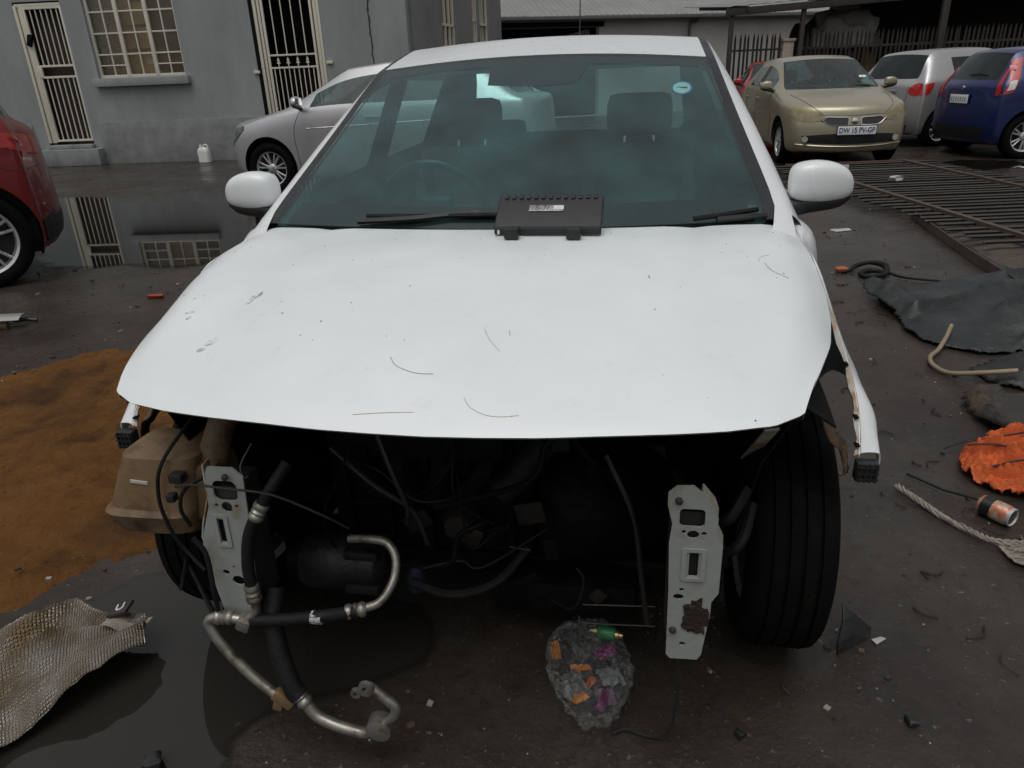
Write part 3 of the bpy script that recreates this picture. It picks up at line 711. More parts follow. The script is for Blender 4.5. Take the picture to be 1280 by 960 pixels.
def hood_material():
    m, N, L, P = nodes('dusty_white_bonnet'); tc = N.new('ShaderNodeTexCoord'); o = tc.outputs['Object']
    def nz(s, d=6, r=.6):
        n = N.new('ShaderNodeTexNoise'); n.inputs['Scale'].default_value = s; n.inputs['Detail'].default_value = d; n.inputs['Roughness'].default_value = r; L.new(o, n.inputs['Vector']); return n.outputs[0]
    def rp(i, a, b, c0, c1):
        r = N.new('ShaderNodeValToRGB'); r.color_ramp.elements[0].position = a; r.color_ramp.elements[1].position = b; r.color_ramp.elements[0].color = rgb(c0); r.color_ramp.elements[1].color = rgb(c1); L.new(i, r.inputs[0]); return r.outputs[0]
    c = rp(nz(2.5, 8, .7), .3, .7, (.665, .70, .705), (.735, .765, .77))
    st = rp(nz(13, 8, .75), .60, .80, (0, 0, 0), (.4, .4, .4))
    x = N.new('ShaderNodeMix'); x.data_type = 'RGBA'; L.new(st, x.inputs[0]); L.new(c, x.inputs[6]); x.inputs[7].default_value = (.50, .47, .41, 1)
    ge = N.new('ShaderNodeNewGeometry'); y = N.new('ShaderNodeMix'); y.data_type = 'RGBA'; L.new(ge.outputs['Backfacing'], y.inputs[0]); L.new(x.outputs[2], y.inputs[6]); y.inputs[7].default_value = (.012, .012, .012, 1)
    L.new(y.outputs[2], P.inputs['Base Color']); rr = rp(nz(5, 8, .7), .3, .7, (.26, .26, .26), (.48, .48, .48)); L.new(rr, P.inputs['Roughness'])
    P.inputs['Coat Weight'].default_value = .12; P.inputs['Coat Roughness'].default_value = .12
    return m
HOODM = hood_material()
SCR = [([(-.105, -.397), (-.09, -.418), (-.061, -.433), (-.037, -.439), (-.011, -.439)], .0008, 'd'), ([(.062, -.31), (.077, -.342), (.103, -.376)], .0005, 'd'), ([(.112, -.315), (.115, -.33)], .0007, 'd'),
       ([(.056, -.492), (.072, -.513), (.099, -.527), (.128, -.530), (.159, -.526)], .0005, 'b'), ([(-.136, -.536), (-.079, -.530), (-.028, -.527)], .0006, 'b'),
       ([(.632, .012), (.643, -.027), (.672, -.058)], .0007, 'b'), ([(.379, -.086), (.381, -.10)], .0013, 'd'), ([(.62, .02), (.63, .05), (.65, .065)], .0004, 'd')]
CHIPS = [(-.480, -.181, .9, .016, .007), (-.486, -.206, .9, .009, .004), (-.499, -.349, .9, .016, .007), (-.509, -.377, .9, .009, .004), (-.608, -.241, .3, .010, .003), (-.599, -.263, 1.2, .007, .003)]
build_hood()

def hero_shell():
    p = dict(W=.855, fo=.80, wb=2.525, ro=.61, zhf=.80, zc=.976, yc=.28, H=1.506, wt=.610, wc=.735, yw=1.109, zw=1.427, yb=1.62, yq=2.50, yr=2.98, yg=3.08, zg=1.03, zbr=1.02, wr=.31, zt=.98, rdrop=.045)
    def fix(rows):
        for i, dx_, dz in ((5, .014, .016), (6, .014, .014)): x, y, z = rows[i][6]; rows[i][6] = (x + dx_, y, z + dz)
    p['rowfix'] = fix
    rows, ix = gen_rows(p)
    me = shell(rows, ix, [(0, .32, .37, 1.2), (2.525, .32, .37, 1.2)], wellx=.55, dropfront=True)
    b = bmesh.new(); b.from_mesh(me)
    bmesh.ops.delete(b, geom=[f for f in b.faces if f.calc_center_median().y < .46 and (f.material_index in (5, 4) and f.calc_center_median().z < .9)], context='FACES')
    b.to_mesh(me); b.free()
    bvh, parts = split(me, {0: WHITE_IN, 1: WIN, 2: WS, 3: WIN, 4: BLACKP, 5: HUBDARK}, {0: 'body_shell', 1: 'side_window', 2: 'windscreen', 3: 'rear_window', 4: 'black_trim', 5: 'wheel_well'}, HERO, drop=(6,))
    wsb = bmesh.new(); wsb.from_mesh(parts[2][0].data); wb = BVHTree.FromBMesh(wsb); wsb.free()
    wsp = parts[2][0]
    b = bmesh.new(); b.from_mesh(wsp.data); b.normal_update()
    for v, nn in [(v, v.normal.copy()) for v in b.verts]: v.co -= nn * .009
    ob_raw('haze_sheet', b, HAZE, wsp)  # added sheet behind the windscreen, carries the painted haze
    def frit(name, top, bot, n=14):
        return patch(wb, name, top, bot, 0, FRIT, wsp, off=-.005, n=n, th=0, res=6)
    X = lambda z: ip(z, [.976, 1.10, 1.2, 1.3, 1.425], [.735, .70, .668, .638, .58])
    frit('lower_border', [(-.70, 1.035), (-.35, 1.032), (0, 1.030), (.35, 1.032), (.70, 1.035)], [(-.73, .972), (-.35, .972), (0, .97), (.35, .972), (.73, .972)])
    for s in (-1, 1):
        zz = [.99, 1.08, 1.17, 1.26, 1.35, 1.41]
        frit('side_border', [(s * (X(z) + .03), z) for z in zz], [(s * (X(z) - .045 + .02 * (z - .98)), z) for z in zz])
    frit('upper_border', [(-.62, 1.45), (-.3, 1.45), (0, 1.45), (.3, 1.45), (.62, 1.45)], [(-.60, 1.365), (-.3, 1.387), (0, 1.395), (.3, 1.387), (.60, 1.365)])
    frit('sensor_border', [(-.16, 1.41), (-.05, 1.41), (.05, 1.41), (.2, 1.41)], [(-.15, 1.335), (-.05, 1.33), (.05, 1.33), (.145, 1.335)])
    # licence disc inside the glass
    for nm, r, m, o in (('disc_rim', 1.0, mat('blue_print', (.06, .16, .33), .5), -.006), ('licence_disc', .80, mat('pale_disc', (.62, .70, .66), .6, var=.1), -.0055)):
        b = bmesh.new(); P = []
        for k in range(28):
            t = 2 * math.pi * k / 28; h = cast(wb, 0, .49 + .036 * r * math.cos(t), 1.307 + .020 * r * math.sin(t)); P.append(h[0] + h[1] * o)
        b.faces.new([b.verts.new(q) for q in P]); ob(nm, b, m, wsp)
    h = cast(wb, 0, .49, 1.307)
    b = bmesh.new(); box(b, h[0] + h[1] * -.0045, (.036, .003, .004)); ob('disc_print', b, mat('disc_print', (.12, .16, .16), .7), wsp)
    return bvh, wb
hbvh, wsbvh = hero_shell()
def hero_fender(s):
    """front wing: flange, shoulder and side down to the arch lip, ending in a bare tip where the headlamp was"""
    st = [(.62, [(.765, .954), (.80, .940), (.838, .88), (.855, .72), (.85, .48), (.83, .22)]),
          (.44, [(.775, .950), (.80, .930), (.832, .86), (.852, .74), (.85, .52), (.835, .24)]),
          (.30, [(.777, .938), (.80, .905), (.828, .82), (.848, .75), (.856, .60), (.852, .52)]),
          (.19, [(.780, .915), (.802, .870), (.826, .795), (.844, .75), (.855, .68), (.853, .63)]),
          (.08, [(.786, .872), (.804, .828), (.824, .783), (.838, .76), (.852, .72), (.852, .675)]),
          (-.01, [(.798, .815), (.808, .793), (.822, .768), (.834, .748), (.848, .72), (.850, .684)]),
          (-.09, [(.808, .763), (.813, .757), (.822, .745), (.834, .728), (.845, .705), (.848, .675)]),
          (-.17, [(.808, .723), (.813, .722), (.827, .714), (.842, .699), (.851, .68), (.853, .650)]),
          (-.23, [(.806, .681), (.811, .681), (.826, .678), (.842, .666), (.850, .65), (.852, .625)]),
          (-.27, [(.802, .639), (.808, .640), (.824, .640), (.842, .636), (.848, .622), (.85, .600)])]
    bm = bmesh.new(); G = []
    for i, (y, pr) in enumerate(st):     # close the shut line along the bonnet
        if y > .05:
            yy = min(y, .36); f0, r0 = hood_front(.76), hood_rear(.76); e = hood_edge(max(0, min(1, (yy - f0) / (r0 - f0)))); h = hood_on(e, yy)
            pr = [(e + .0035, h.z - .002 + (.004 if y > .4 else 0)), (e + .016, h.z - .020), (e + .038, h.z - .078), (.832, min(pr[3][1], h.z - .14)), (.846, pr[4][1]), (.846, pr[5][1])]
        if y > .40:      # widen to the door line behind
            f_ = 1.0; tgt = [(pr[0][0], pr[0][1]), (.798, .957), (.836, .915), (.856, .76), (.857, pr[4][1]), (.850, pr[5][1])]
            pr = [pr[0]] + [(a_[0] * (1 - f_) + b_[0] * f_, a_[1] * (1 - f_) + b_[1] * f_) for a_, b_ in zip(pr[1:], tgt[1:])]
        st[i] = (y, pr)
    st = [(y, [(pr[0][0] - .002, pr[0][1] - .035 if y > .05 else pr[0][1] - .004)] + pr) for y, pr in st]
    for y, pr in st: G.append([Vector((s * x, y + (0.02 * (k / 5) if y < -.2 else 0), z)) for k, (x, z) in enumerate(pr)])
    ys = [g for g in G]; cols = [spline([g[k] for g in G], 3) for k in range(7)]
    G2 = [[c[i] for c in cols] for i in range(len(cols[0]))]
    G3 = [spline(r, 3) for r in G2]
    grid(bm, G3); solid(bm, .003)
    f = ob('front_wing', bm, WHITE, HERO, ang=45)
    b = bmesh.new(); plate(b, [(.74, .62), (.825, .62), (.828, .80), (.812, .875), (.792, .928), (.765, .950), (.74, .93)], [], .004, lambda u, v, w_: Vector((s * u, .398 + w_ + .03 * (u - .74), v))); ob('wing_closing_panel', b, WHITE_IN, f, smooth=False)
    # rusty mounting flange with holes down the inner edge
    e = [c for c in cols[1] if c.y < .02]; b = bmesh.new(); P0 = []
    for i, q in enumerate(e):
        wob = .005 + .006 * math.sin(i * 2.3) ** 2
        P0.append([q + Vector((s * .002, 0, .001)), q + Vector((-s * wob, 0, -.004)), q + Vector((-s * wob, 0.004, -.008))])
    grid(b, P0); solid(b, .002); ob('rusty_flange', b, RUST_W, f)
    for i in (4, 9, 12):
        if i < len(e): boxo('flange_slot', e[i] + Vector((-s * .006, 0, .0005)), (.008, .016, .004), BLACKM, f)
    # torn liner and black bumper clip at the tip
    b = bmesh.new()
    A = spline([(s * .67, -.12, .775), (s * .71, -.17, .74), (s * .752, -.215, .695), (s * .785, -.255, .635), (s * .795, -.265, .60)], 5)
    wd = [.09, .105, .075, .045, .03]
    G = [[p + Vector((0, -.1, .0)) * 0 + Vector((s * (-.02 + .02 * v), (v - .5) * ip(i / (len(A) - 1), [0, .25, .5, .75, 1], wd) * 1.6, .012 * math.sin(v * 5 + i))) for v in (0, .25, .5, .75, 1)] for i, p in enumerate(A)]
    grid(b, G); solid(b, .003); ob('torn_wheel_arch_liner', b, BROWN, f)
    b = bmesh.new(); box(b, (s * .815, -.275, .608), (.042, .026, .042), None, .004)
    for k in range(4): box(b, (s * (.80 + k * .010), -.289, .608), (.003, .005, .04))
    for k in range(3): box(b, (s * .815, -.290, .595 + k * .013), (.04, .004, .003))
    ob('bumper_clip', b, BLACKP, f)
    return f
for s in (-1, 1): hero_fender(s)

def hero_mirrors():
    for s in (-1, 1):
        mirror(HERO, s, .782, .60, 1.048, WHITE, 1.02)
hero_mirrors()
hw = make_wheel(.31, .19, 7)
for x, y in ((.712, 0), (-.712, 0), (.72, 2.525), (-.72, 2.525)): put_wheel(hw, HERO, x, y, .31, steer=-.03 if y == 0 else 0)

def hero_interior():
    interior(HERO, .33, .985, 2.45, .83)
    # rear parcel area and grab light through rear window left open; sun visors
    for s in (-1, 1): boxo('sun_visor', (s * .32, 1.24, 1.385), (.40, .15, .014), TRIM, HERO, Matrix.Rotation(R(8), 3, 'X'), .006)
    boxo('rear_view_mirror_stalk', (.02, 1.13, 1.375), (.03, .03, .06), BLACKP, HERO, None, .008)
hero_interior()

def wiper(name, pts, blade):
    b = bmesh.new(); tube(b, spline(pts, 6), [ .009] * (6 * (len(pts) - 1) + 1), 6)
    w_ = ob(name, b, BLACKP, HERO); b = bmesh.new(); tube(b, spline(blade, 6), .007, 6); ob('wiper_blade', b, RUBBER, w_)
wiper('wiper_arm', [(-.02, .335, 1.008), (-.08, .345, 1.016), (-.16, .335, 1.012), (-.27, .325, 1.004), (-.42, .328, .998)], [(-.40, .352, 1.008), (-.2, .335, 1.010), (-.05, .33, 1.012), (.12, .335, 1.010)])
wiper('wiper_arm', [(.56, .345, .992), (.63, .365, .994), (.69, .388, .994)], [(.50, .335, .996), (.58, .36, 1.002), (.67, .40, 1.008)])
tubeo('aerial', [(.03, 2.75, 1.48), (.03, 2.80, 1.62), (.03, 2.86, 1.88)], .0035, BLACKP, HERO, 6)
# cowl panel under the wipers
bm = bmesh.new(); grid(bm, [[(x, .262 + .115 * (x / .73) ** 2 - .02, .955), (x, .262 + .115 * (x / .73) ** 2 + .03, .968), (x, .262 + .115 * (x / .73) ** 2 + .07, .985)] for x in [-.74 + 1.48 * k / 20 for k in range(21)]]); ob('cowl_panel', bm, BLACKP, HERO)

# ---- engine bay: part colours darkened to carry its shade
def engine_bay():
    # bulkhead, inner wings, chassis rails, crossmember
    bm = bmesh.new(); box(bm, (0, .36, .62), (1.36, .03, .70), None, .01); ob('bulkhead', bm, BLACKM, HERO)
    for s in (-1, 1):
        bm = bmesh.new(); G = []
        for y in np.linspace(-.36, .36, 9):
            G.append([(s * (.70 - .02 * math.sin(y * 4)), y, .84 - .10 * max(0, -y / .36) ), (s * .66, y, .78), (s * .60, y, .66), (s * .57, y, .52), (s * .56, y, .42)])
        grid(bm, G); solid(bm, .004); ob('inner_wing', bm, mat('shaded_grimy_wing', (.007, .006, .0055), .75, var=.5, scale=10, inside=(.004, .004, .004), spec=.15), HERO)  # near-black colour stands for shade inside the bay, besides grime
        bm = bmesh.new(); grid(bm, [[(s * (.585 - .01 * k), y, z) for k, z in enumerate((.46, .36, .26, .13))] for y in np.linspace(-.12, .34, 8)]); solid(bm, .004); ob('gap_blocker', bm, BLACKM, HERO)  # dark sheet added to block lit ground showing through the gaps
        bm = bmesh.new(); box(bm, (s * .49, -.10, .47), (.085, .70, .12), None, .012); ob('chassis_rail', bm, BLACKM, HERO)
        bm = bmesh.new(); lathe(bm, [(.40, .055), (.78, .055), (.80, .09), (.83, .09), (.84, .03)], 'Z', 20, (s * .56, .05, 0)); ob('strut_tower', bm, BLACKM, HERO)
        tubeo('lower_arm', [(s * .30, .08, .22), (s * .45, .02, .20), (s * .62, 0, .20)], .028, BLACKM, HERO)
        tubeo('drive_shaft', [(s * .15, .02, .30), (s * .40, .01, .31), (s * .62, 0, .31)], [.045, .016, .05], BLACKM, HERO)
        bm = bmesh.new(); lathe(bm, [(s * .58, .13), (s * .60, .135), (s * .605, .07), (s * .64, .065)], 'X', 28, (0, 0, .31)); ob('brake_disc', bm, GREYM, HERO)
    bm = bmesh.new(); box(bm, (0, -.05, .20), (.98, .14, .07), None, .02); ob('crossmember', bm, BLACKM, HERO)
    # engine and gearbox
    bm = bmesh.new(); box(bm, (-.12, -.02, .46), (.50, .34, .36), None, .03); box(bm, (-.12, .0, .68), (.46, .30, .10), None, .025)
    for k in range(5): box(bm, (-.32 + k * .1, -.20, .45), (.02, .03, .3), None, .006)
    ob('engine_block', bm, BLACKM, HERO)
    bm = bmesh.new()
    box(bm, (-.12, -.20, .60), (.40, .10, .07), None, .03)
    for k in range(4): tube(bm, spline([(-.27 + k * .1, -.20, .60), (-.27 + k * .1, -.25, .55), (-.20 + k * .05, -.24, .46)], 5), .022, 8)
    ob('exhaust_manifold', bm, mat('shaded_rust_manifold', (.005, .0036, .003), .8, var=.5, scale=20, bump=.2, spec=.2), HERO)  # rust colour darkened to include the shade of the bay
    bm = bmesh.new(); lathe(bm, [(.14, .16), (.20, .19), (.30, .17), (.42, .12), (.47, .07)], 'X', 24, (0, -.02, .36)); ob('gearbox', bm, BLACKM, HERO)
    bm = bmesh.new(); box(bm, (.20, -.10, .17), (.36, .22, .10), None, .03); ob('oil_pan', bm, BLACKM, HERO)
    bm = bmesh.new(); box(bm, (.32, .05, .70), (.26, .20, .16), None, .02); ob('battery_tray', bm, BLACKP, HERO)
    bm = bmesh.new(); lathe(bm, [(-.40, .058), (-.385, .064), (-.30, .066), (-.285, .056), (-.22, .056), (-.20, .03)], 'X', 24, (0, -.30, .315))
    for k in range(4): box(bm, (-.25, -.30 + .06 * math.cos(k * 1.57 + .6), .315 + .06 * math.sin(k * 1.57 + .6)), (.08, .022, .022), None, .005)
    comp = ob('compressor', bm, mat('compressor_alloy', (.010, .0095, .009), .6, metal=.3, var=.4, scale=16, bump=.2), HERO)
    bm = bmesh.new(); lathe(bm, [(-.395, .02), (-.40, .05), (-.43, .055), (-.432, .02)], 'X', 24, (0, -.30, .315)); ob('pulley', bm, BLACKM, comp)
    bm = bmesh.new(); lathe(bm, [(.185, .022), (.235, .028), (.25, .02), (.265, .012)], 'Z', 16, (-.165, -.22, 0)); ob('oil_filter', bm, mat('dark_blue_plastic', (.004, .012, .026), .5), HERO)
    bm = bmesh.new(); lathe(bm, [(-.26, .03), (-.22, .045), (-.2, .045)], 'Y', 16, (-.04, 0, .40)); box(bm, (-.03, -.22, .37), (.09, .04, .05), Matrix.Rotation(.4, 3, 'Y'), .01); ob('thermostat_housing', bm, mat('dirty_alloy', (.03, .027, .024), .55, metal=.5, var=.4, scale=22), HERO)
    bm = bmesh.new(); tube(bm, spline([(.16, -.2, .60), (.10, -.24, .53), (.06, -.26, .50)], 6), .034, 12); ob('coolant_hose', bm, RUBBER, HERO)
    for i, pts in enumerate([[(-.15, -.30, .27), (-.05, -.31, .25), (.05, -.28, .27), (.12, -.22, .33)], [(-.30, -.3, .62), (-.2, -.33, .55), (-.12, -.32, .48), (-.1, -.3, .38)], [(-.2, -.3, .7), (-.16, -.33, .6), (-.13, -.33, .50), (-.14, -.31, .44)], [(.3, -.28, .62), (.36, -.32, .5), (.38, -.32, .36), (.40, -.3, .2)],
                             [(.58, -.35, .60), (.54, -.38, .54), (.5, -.33, .52), (.45, -.22, .55)], [(.60, -.30, .53), (.57, -.38, .49), (.53, -.36, .45), (.5, -.3, .46)]]):
        tubeo('hose', pts, .011 if i in (0, 4, 5) else .006, RUBBER if i in (0, 4, 5) else BLACKP, HERO, 8)
    for i, pts in enumerate([[(.24, -.24, .155), (.26, -.25, .145), (.42, -.25, .15)], [(.42, -.25, .22), (.425, -.25, .16), (.42, -.25, .10)], [(.25, -.24, .19), (.42, -.24, .20)], [(.08, -.25, .35), (.13, -.26, .352)]]):
        tubeo('bright_pipe', pts, .0022, BLACKM if i == 1 else GREYM, HERO, 6)
    rn = random.Random(21)
    for k in range(10):
        a = Vector((rn.uniform(-.42, .40), rn.uniform(-.34, -.24), rn.uniform(.30, .74))); c = Vector((rn.uniform(-.42, .40), rn.uniform(-.34, -.22), rn.uniform(.18, .60))); q = a.lerp(c, .5) + Vector((rn.uniform(-.08, .08), -.04, rn.uniform(-.1, .04)))
        tubeo('wiring_loom', [a, a.lerp(q, .5) + Vector((rn.uniform(-.03, .03), 0, .02)), q, c], rn.choice((.0025, .003, .004, .007)), BLACKM if k % 3 else RUBBER, HERO, 6)
    for k in range(12):
        b = bmesh.new(); box(b, (rn.uniform(-.38, .40), rn.uniform(-.27, -.22), rn.uniform(.2, .68)), (rn.uniform(.02, .07), .012, rn.uniform(.02, .06)), Matrix.Rotation(rn.uniform(-.8, .8), 3, 'Y'), .003); ob('engine_bracket', b, mat('dark_bracket_steel', (.018, .016, .014), .6, metal=.4, var=.5) if k % 2 else BLACKM, HERO)
    # slam panel stub behind the bonnet lip and diagonal stay on the right
    bm = bmesh.new(); box(bm, (0, -.30, .80), (1.1, .05, .03), None, .01); ob('slam_panel', bm, BLACKM, HERO)
    bm = bmesh.new(); P = spline([(.590, -.45, .778), (.592, -.34, .690), (.594, -.22, .594), (.595, -.15, .535)], 5); grid(bm, [[p + Vector((-.012, 0, 0)), p + Vector((.012, 0, .004))] for p in P]); solid(bm, .004); ob('wing_stay', bm, RUST_W, HERO)
engine_bay()
def bracket(s):
    """rail end plate: pressed white sheet with a window, slots and holes"""
    y0 = -.492
    sgn = s
    out = [(.418, .665), (.432, .680), (.462, .682), (.478, .668), (.500, .640), (.508, .618), (.508, .585), (.520, .560), (.520, .452), (.508, .430), (.508, .40), (.497, .30), (.490, .288), (.438, .286), (.430, .296), (.428, .45), (.424, .56), (.428, .60), (.418, .64)]
    if s < 0: out = [(.405, .672), (.425, .690), (.478, .690), (.488, .672), (.492, .60), (.516, .535), (.525, .50), (.520, .44), (.512, .38), (.505, .335), (.49, .32), (.44, .312), (.425, .32), (.418, .45), (.41, .55)]
    holes = [rrect(.440, .485, .597, .634, .008), circ(.466, .580, .011, .009), circ(.449, .585, .004), circ(.485, .583, .005, .004), rrect(.462, .479, .487, .540, .003), circ(.452, .455, .005, .004), circ(.447, .438, .010, .007), circ(.460, .325, .006, .005)]
    if s < 0: holes = [rrect(.423, .475, .615, .660, .014), circ(.452, .600, .012), circ(.474, .603, .004), circ(.430, .603, .004), rrect(.463, .480, .515, .570, .003), circ(.484, .440, .008, .006), circ(.459, .421, .014, .012), circ(.464, .455, .003)]
    bm = bmesh.new()
    plate(bm, out, holes, .004, lambda u, v, w_: Vector((s * u, y0 - .0 + w_ * 1.0 + (.03 * (v - .48) if s < 0 else 0.0), v - (.022 if s < 0 else 0))))
    br = ob('rail_end_bracket', bm, SHADED_WHITE, HERO, smooth=False)
    # raised pressings and the bent-back side flange
    bm = bmesh.new()
    for (a, b, c, d_) in (((.448, .492, .478, .55),) if s > 0 else ((.455, .488, .505, .582),)):
        plate(bm, rrect(a, b, c, d_, .006), [rrect(a + .009, b - .009, c + .007, d_ - .007, .003)], .0035, lambda u, v, w_: Vector((s * u, y0 - .0034 + w_ + (.03 * (v - .48) if s < 0 else 0.0), v - (.022 if s < 0 else 0))))
    ob('pressed_rim', bm, SHADED_WHITE, br, smooth=False)
    bm = bmesh.new(); e = [(o[0], o[1]) for o in out if o[0] > .47 and o[1] < .68]; e.sort(key=lambda q: -q[1])
    grid(bm, [[(s * u, y0 + .004, v), (s * (u + .004), y0 + .035, v)] for u, v in e]); solid(bm, .003); ob('side_flange', bm, RUST_W, br)
    bm = bmesh.new(); box(bm, (s * .465, y0 + .06, .47), (.075, .09, .30), None, .01); ob('crash_box', bm, mat('grimy_grey', (.02, .02, .018), .6, var=.4), br)
    # bolts
    for u, v in ((.437, .652), (.440, .36)):
        b = bmesh.new(); lathe(b, [(0, .007), (-.006, .007), (-.008, .004)], 'Y', 6, (s * u, y0 - .001, v)); ob('bolt', b, GREYM, br)
    if s > 0:
        b = bmesh.new(); n = 40; P = []
        for k in range(n):
            t = 2 * math.pi * k / n; q = 1 + .55 * noise.noise(Vector((math.cos(t) * 2.2, math.sin(t) * 2.2, 3.1))) + .2 * noise.noise(Vector((math.cos(t) * 6, math.sin(t) * 6, 1))); P.append((min(.506, .481 + .027 * q * math.cos(t)), .392 + .040 * q * math.sin(t)))
        plate(b, P, [], .002, lambda u, v, w_: Vector((u, y0 - .0022 + w_, v))); ob('rust_hole', b, mat('rust_crust', (.022, .012, .008), .9, scale=60, c2=(.07, .035, .016), patch=.62, bump=.5, bscale=80), br)
    return br
for s in (-1, 1): bracket(s)
def front_bits():
    # washer bottle hanging on the left, with its filler neck
    bm = bmesh.new()
    secs = [(.655, .05, -.70, -.555), (.648, .075, -.725, -.545), (.60, .085, -.745, -.55), (.53, .09, -.775, -.56), (.518, .10, -.79, -.565), (.505, .095, -.785, -.57), (.47, .085, -.772, -.575), (.455, .06, -.75, -.585)]
    G = []
    for z, hy, xa, xb in secs:
        cx_, hx = (xa + xb) / 2, (xb - xa) / 2
        G.append([(cx_ + hx * math.copysign(abs(math.cos(t)) ** .45, math.cos(t)), -.36 + hy * math.copysign(abs(math.sin(t)) ** .45, math.sin(t)), z) for t in [2 * math.pi * k / 28 for k in range(28)]])
    V = [[bm.verts.new(p) for p in r] for r in G]
    for a, b in zip(V, V[1:]):
        for k in range(28): bm.faces.new((a[k], a[(k + 1) % 28], b[(k + 1) % 28], b[k]))
    bm.faces.new(V[0]); bm.faces.new(V[-1])
    box(bm, (-.555, -.37, .56), (.09, .10, .14), None, .02)
    tk = ob('washer_bottle', bm, TANK, HERO, ang=35)
    bm = bmesh.new(); tube(bm, spline([(-.545, -.37, .60), (-.53, -.36, .66), (-.50, -.33, .74), (-.49, -.31, .80)], 6), [.035] * 5 + [.03] * 14, 14); ob('filler_neck', bm, TANK, tk)
    boxo('white_scuff', (-.672, -.4455, .598), (.04, .003, .008), mat('scuff', (.5, .48, .42), .6), tk, Matrix.Rotation(R(5), 3, 'Y'), .001)
    # loose wiring round the bottle
    W_ = [([(-.56, -.30, .74), (-.60, -.44, .66), (-.622, -.46, .58), (-.612, -.465, .50), (-.59, -.46, .44), (-.55, -.47, .40)], .006), ([(-.46, -.47, .655), (-.53, -.49, .62), (-.555, -.49, .57), (-.55, -.48, .52)], .006),
          ([(-.555, -.49, .62), (-.50, -.51, .64), (-.42, -.51, .635), (-.34, -.50, .62), (-.26, -.47, .56), (-.22, -.44, .51)], .004), ([(-.40, -.44, .70), (-.415, -.47, .665), (-.405, -.48, .645), (-.395, -.48, .648)], .003),
          ([(-.52, -.52, .52), (-.50, -.52, .48), (-.495, -.53, .40), (-.505, -.52, .33), (-.53, -.50, .30)], .008), ([(-.53, -.50, .30), (-.60, -.42, .26), (-.68, -.34, .27), (-.71, -.32, .31)], .009), ([(-.70, -.33, .31), (-.715, -.34, .26), (-.72, -.35, .235)], .008),
          ([(-.66, -.20, .80), (-.67, -.26, .72), (-.665, -.30, .65)], .008), ([(-.62, -.25, .78), (-.59, -.33, .70)], .006)]
    for pts, r in W_: tubeo('loose_wire', pts, r * .68, RUBBER if r > .005 else BLACKP, HERO, 7)
    boxo('wire_plug', (-.575, -.45, .618), (.03, .025, .02), BLACKP, HERO, None, .004); boxo('wire_plug', (-.58, -.475, .585), (.018, .02, .018), BLACKP, HERO, None, .004)
    # air-conditioning lines hanging out of the front
    def crimp(P, nm='crimp'):
        b = bmesh.new(); a, c = Vector(P[0]), Vector(P[1]); n = 9
        tube(b, [a.lerp(c, k / (n - 1)) for k in range(n)], [.014, .0165, .0165, .0135, .0165, .0135, .0165, .0165, .013], 12); ob(nm, b, ALU, HERO)
    tubeo('rubber_hose', [(-.33, -.44, .66), (-.365, -.48, .605), (-.405, -.50, .53), (-.418, -.51, .46), (-.418, -.515, .41)], .0125, RUBBER, HERO); crimp([(-.374, -.485, .59), (-.392, -.495, .556)]); crimp([(-.418, -.515, .41), (-.418, -.515, .365)])
    tubeo('metal_pipe', [(-.418, -.515, .37), (-.42, -.517, .34), (-.435, -.52, .325), (-.445, -.52, .315)], .009, ALU, HERO)
    boxo('pipe_clamp', (-.447, -.522, .312), (.03, .03, .03), ALU, HERO, Matrix.Rotation(.4, 3, 'Y'), .006)
    tubeo('rubber_hose', [(-.43, -.52, .318), (-.34, -.52, .330), (-.24, -.51, .345), (-.20, -.50, .348)], .0135, RUBBER, HERO); crimp([(-.225, -.505, .347), (-.185, -.49, .347)])
    bm = bmesh.new(); lathe(bm, [(-.295, .0139), (-.272, .0139)], 'X', 14, (0, -.516, .337)); ob('hose_label', bm, mat('white_label', (.6, .6, .58), .5, c2=(.12, .12, .12), scale=160), HERO)
    tubeo('metal_pipe', [(-.19, -.49, .347), (-.16, -.47, .352), (-.142, -.43, .375), (-.142, -.40, .41), (-.165, -.38, .435), (-.21, -.37, .435), (-.26, -.36, .425)], .0095, ALU, HERO)
    tubeo('metal_pipe', [(-.455, -.52, .318), (-.50, -.525, .325), (-.525, -.53, .315), (-.515, -.535, .285), (-.49, -.54, .245), (-.455, -.545, .205), (-.42, -.55, .172), (-.385, -.555, .148)], .0115, ALU, HERO); crimp([(-.51, -.527, .325), (-.472, -.52, .322)])
    bm = bmesh.new(); box(bm, (-.372, -.556, .142), (.05, .022, .026), Matrix.Rotation(.7, 3, 'Y'), .005); box(bm, (-.385, -.556, .128), (.022, .02, .03), Matrix.Rotation(.3, 3, 'Y'), .004); ob('pipe_flange', bm, mat('tarnished_brass', (.26, .17, .09), .5, metal=.5, var=.3), HERO)
    tubeo('rubber_hose', [(-.40, -.46, .36), (-.395, -.50, .30), (-.375, -.53, .23), (-.35, -.55, .175), (-.335, -.555, .155)], .021, RUBBER, HERO); crimp([(-.345, -.552, .170), (-.318, -.56, .135)])
    tubeo('metal_pipe', [(-.322, -.558, .14), (-.30, -.562, .11), (-.265, -.566, .095), (-.225, -.568, .085), (-.19, -.57, .083), (-.165, -.57, .10)], .0125, ALU, HERO)
    bm = bmesh.new(); rot = Matrix.Rotation(R(70), 3, 'Y') 
    lathe(bm, [(-.022, .016), (-.018, .027), (.012, .029), (.02, .02), (.024, .010)], 'Y', 22, (-.152, -.572, .112)); ob('muffler_bulb', bm, ALU, HERO)
    tubeo('metal_pipe', [(-.145, -.575, .125), (-.118, -.58, .150), (-.110, -.58, .175), (-.125, -.58, .195), (-.150, -.578, .215), (-.165, -.576, .225)], .0105, ALU, HERO)
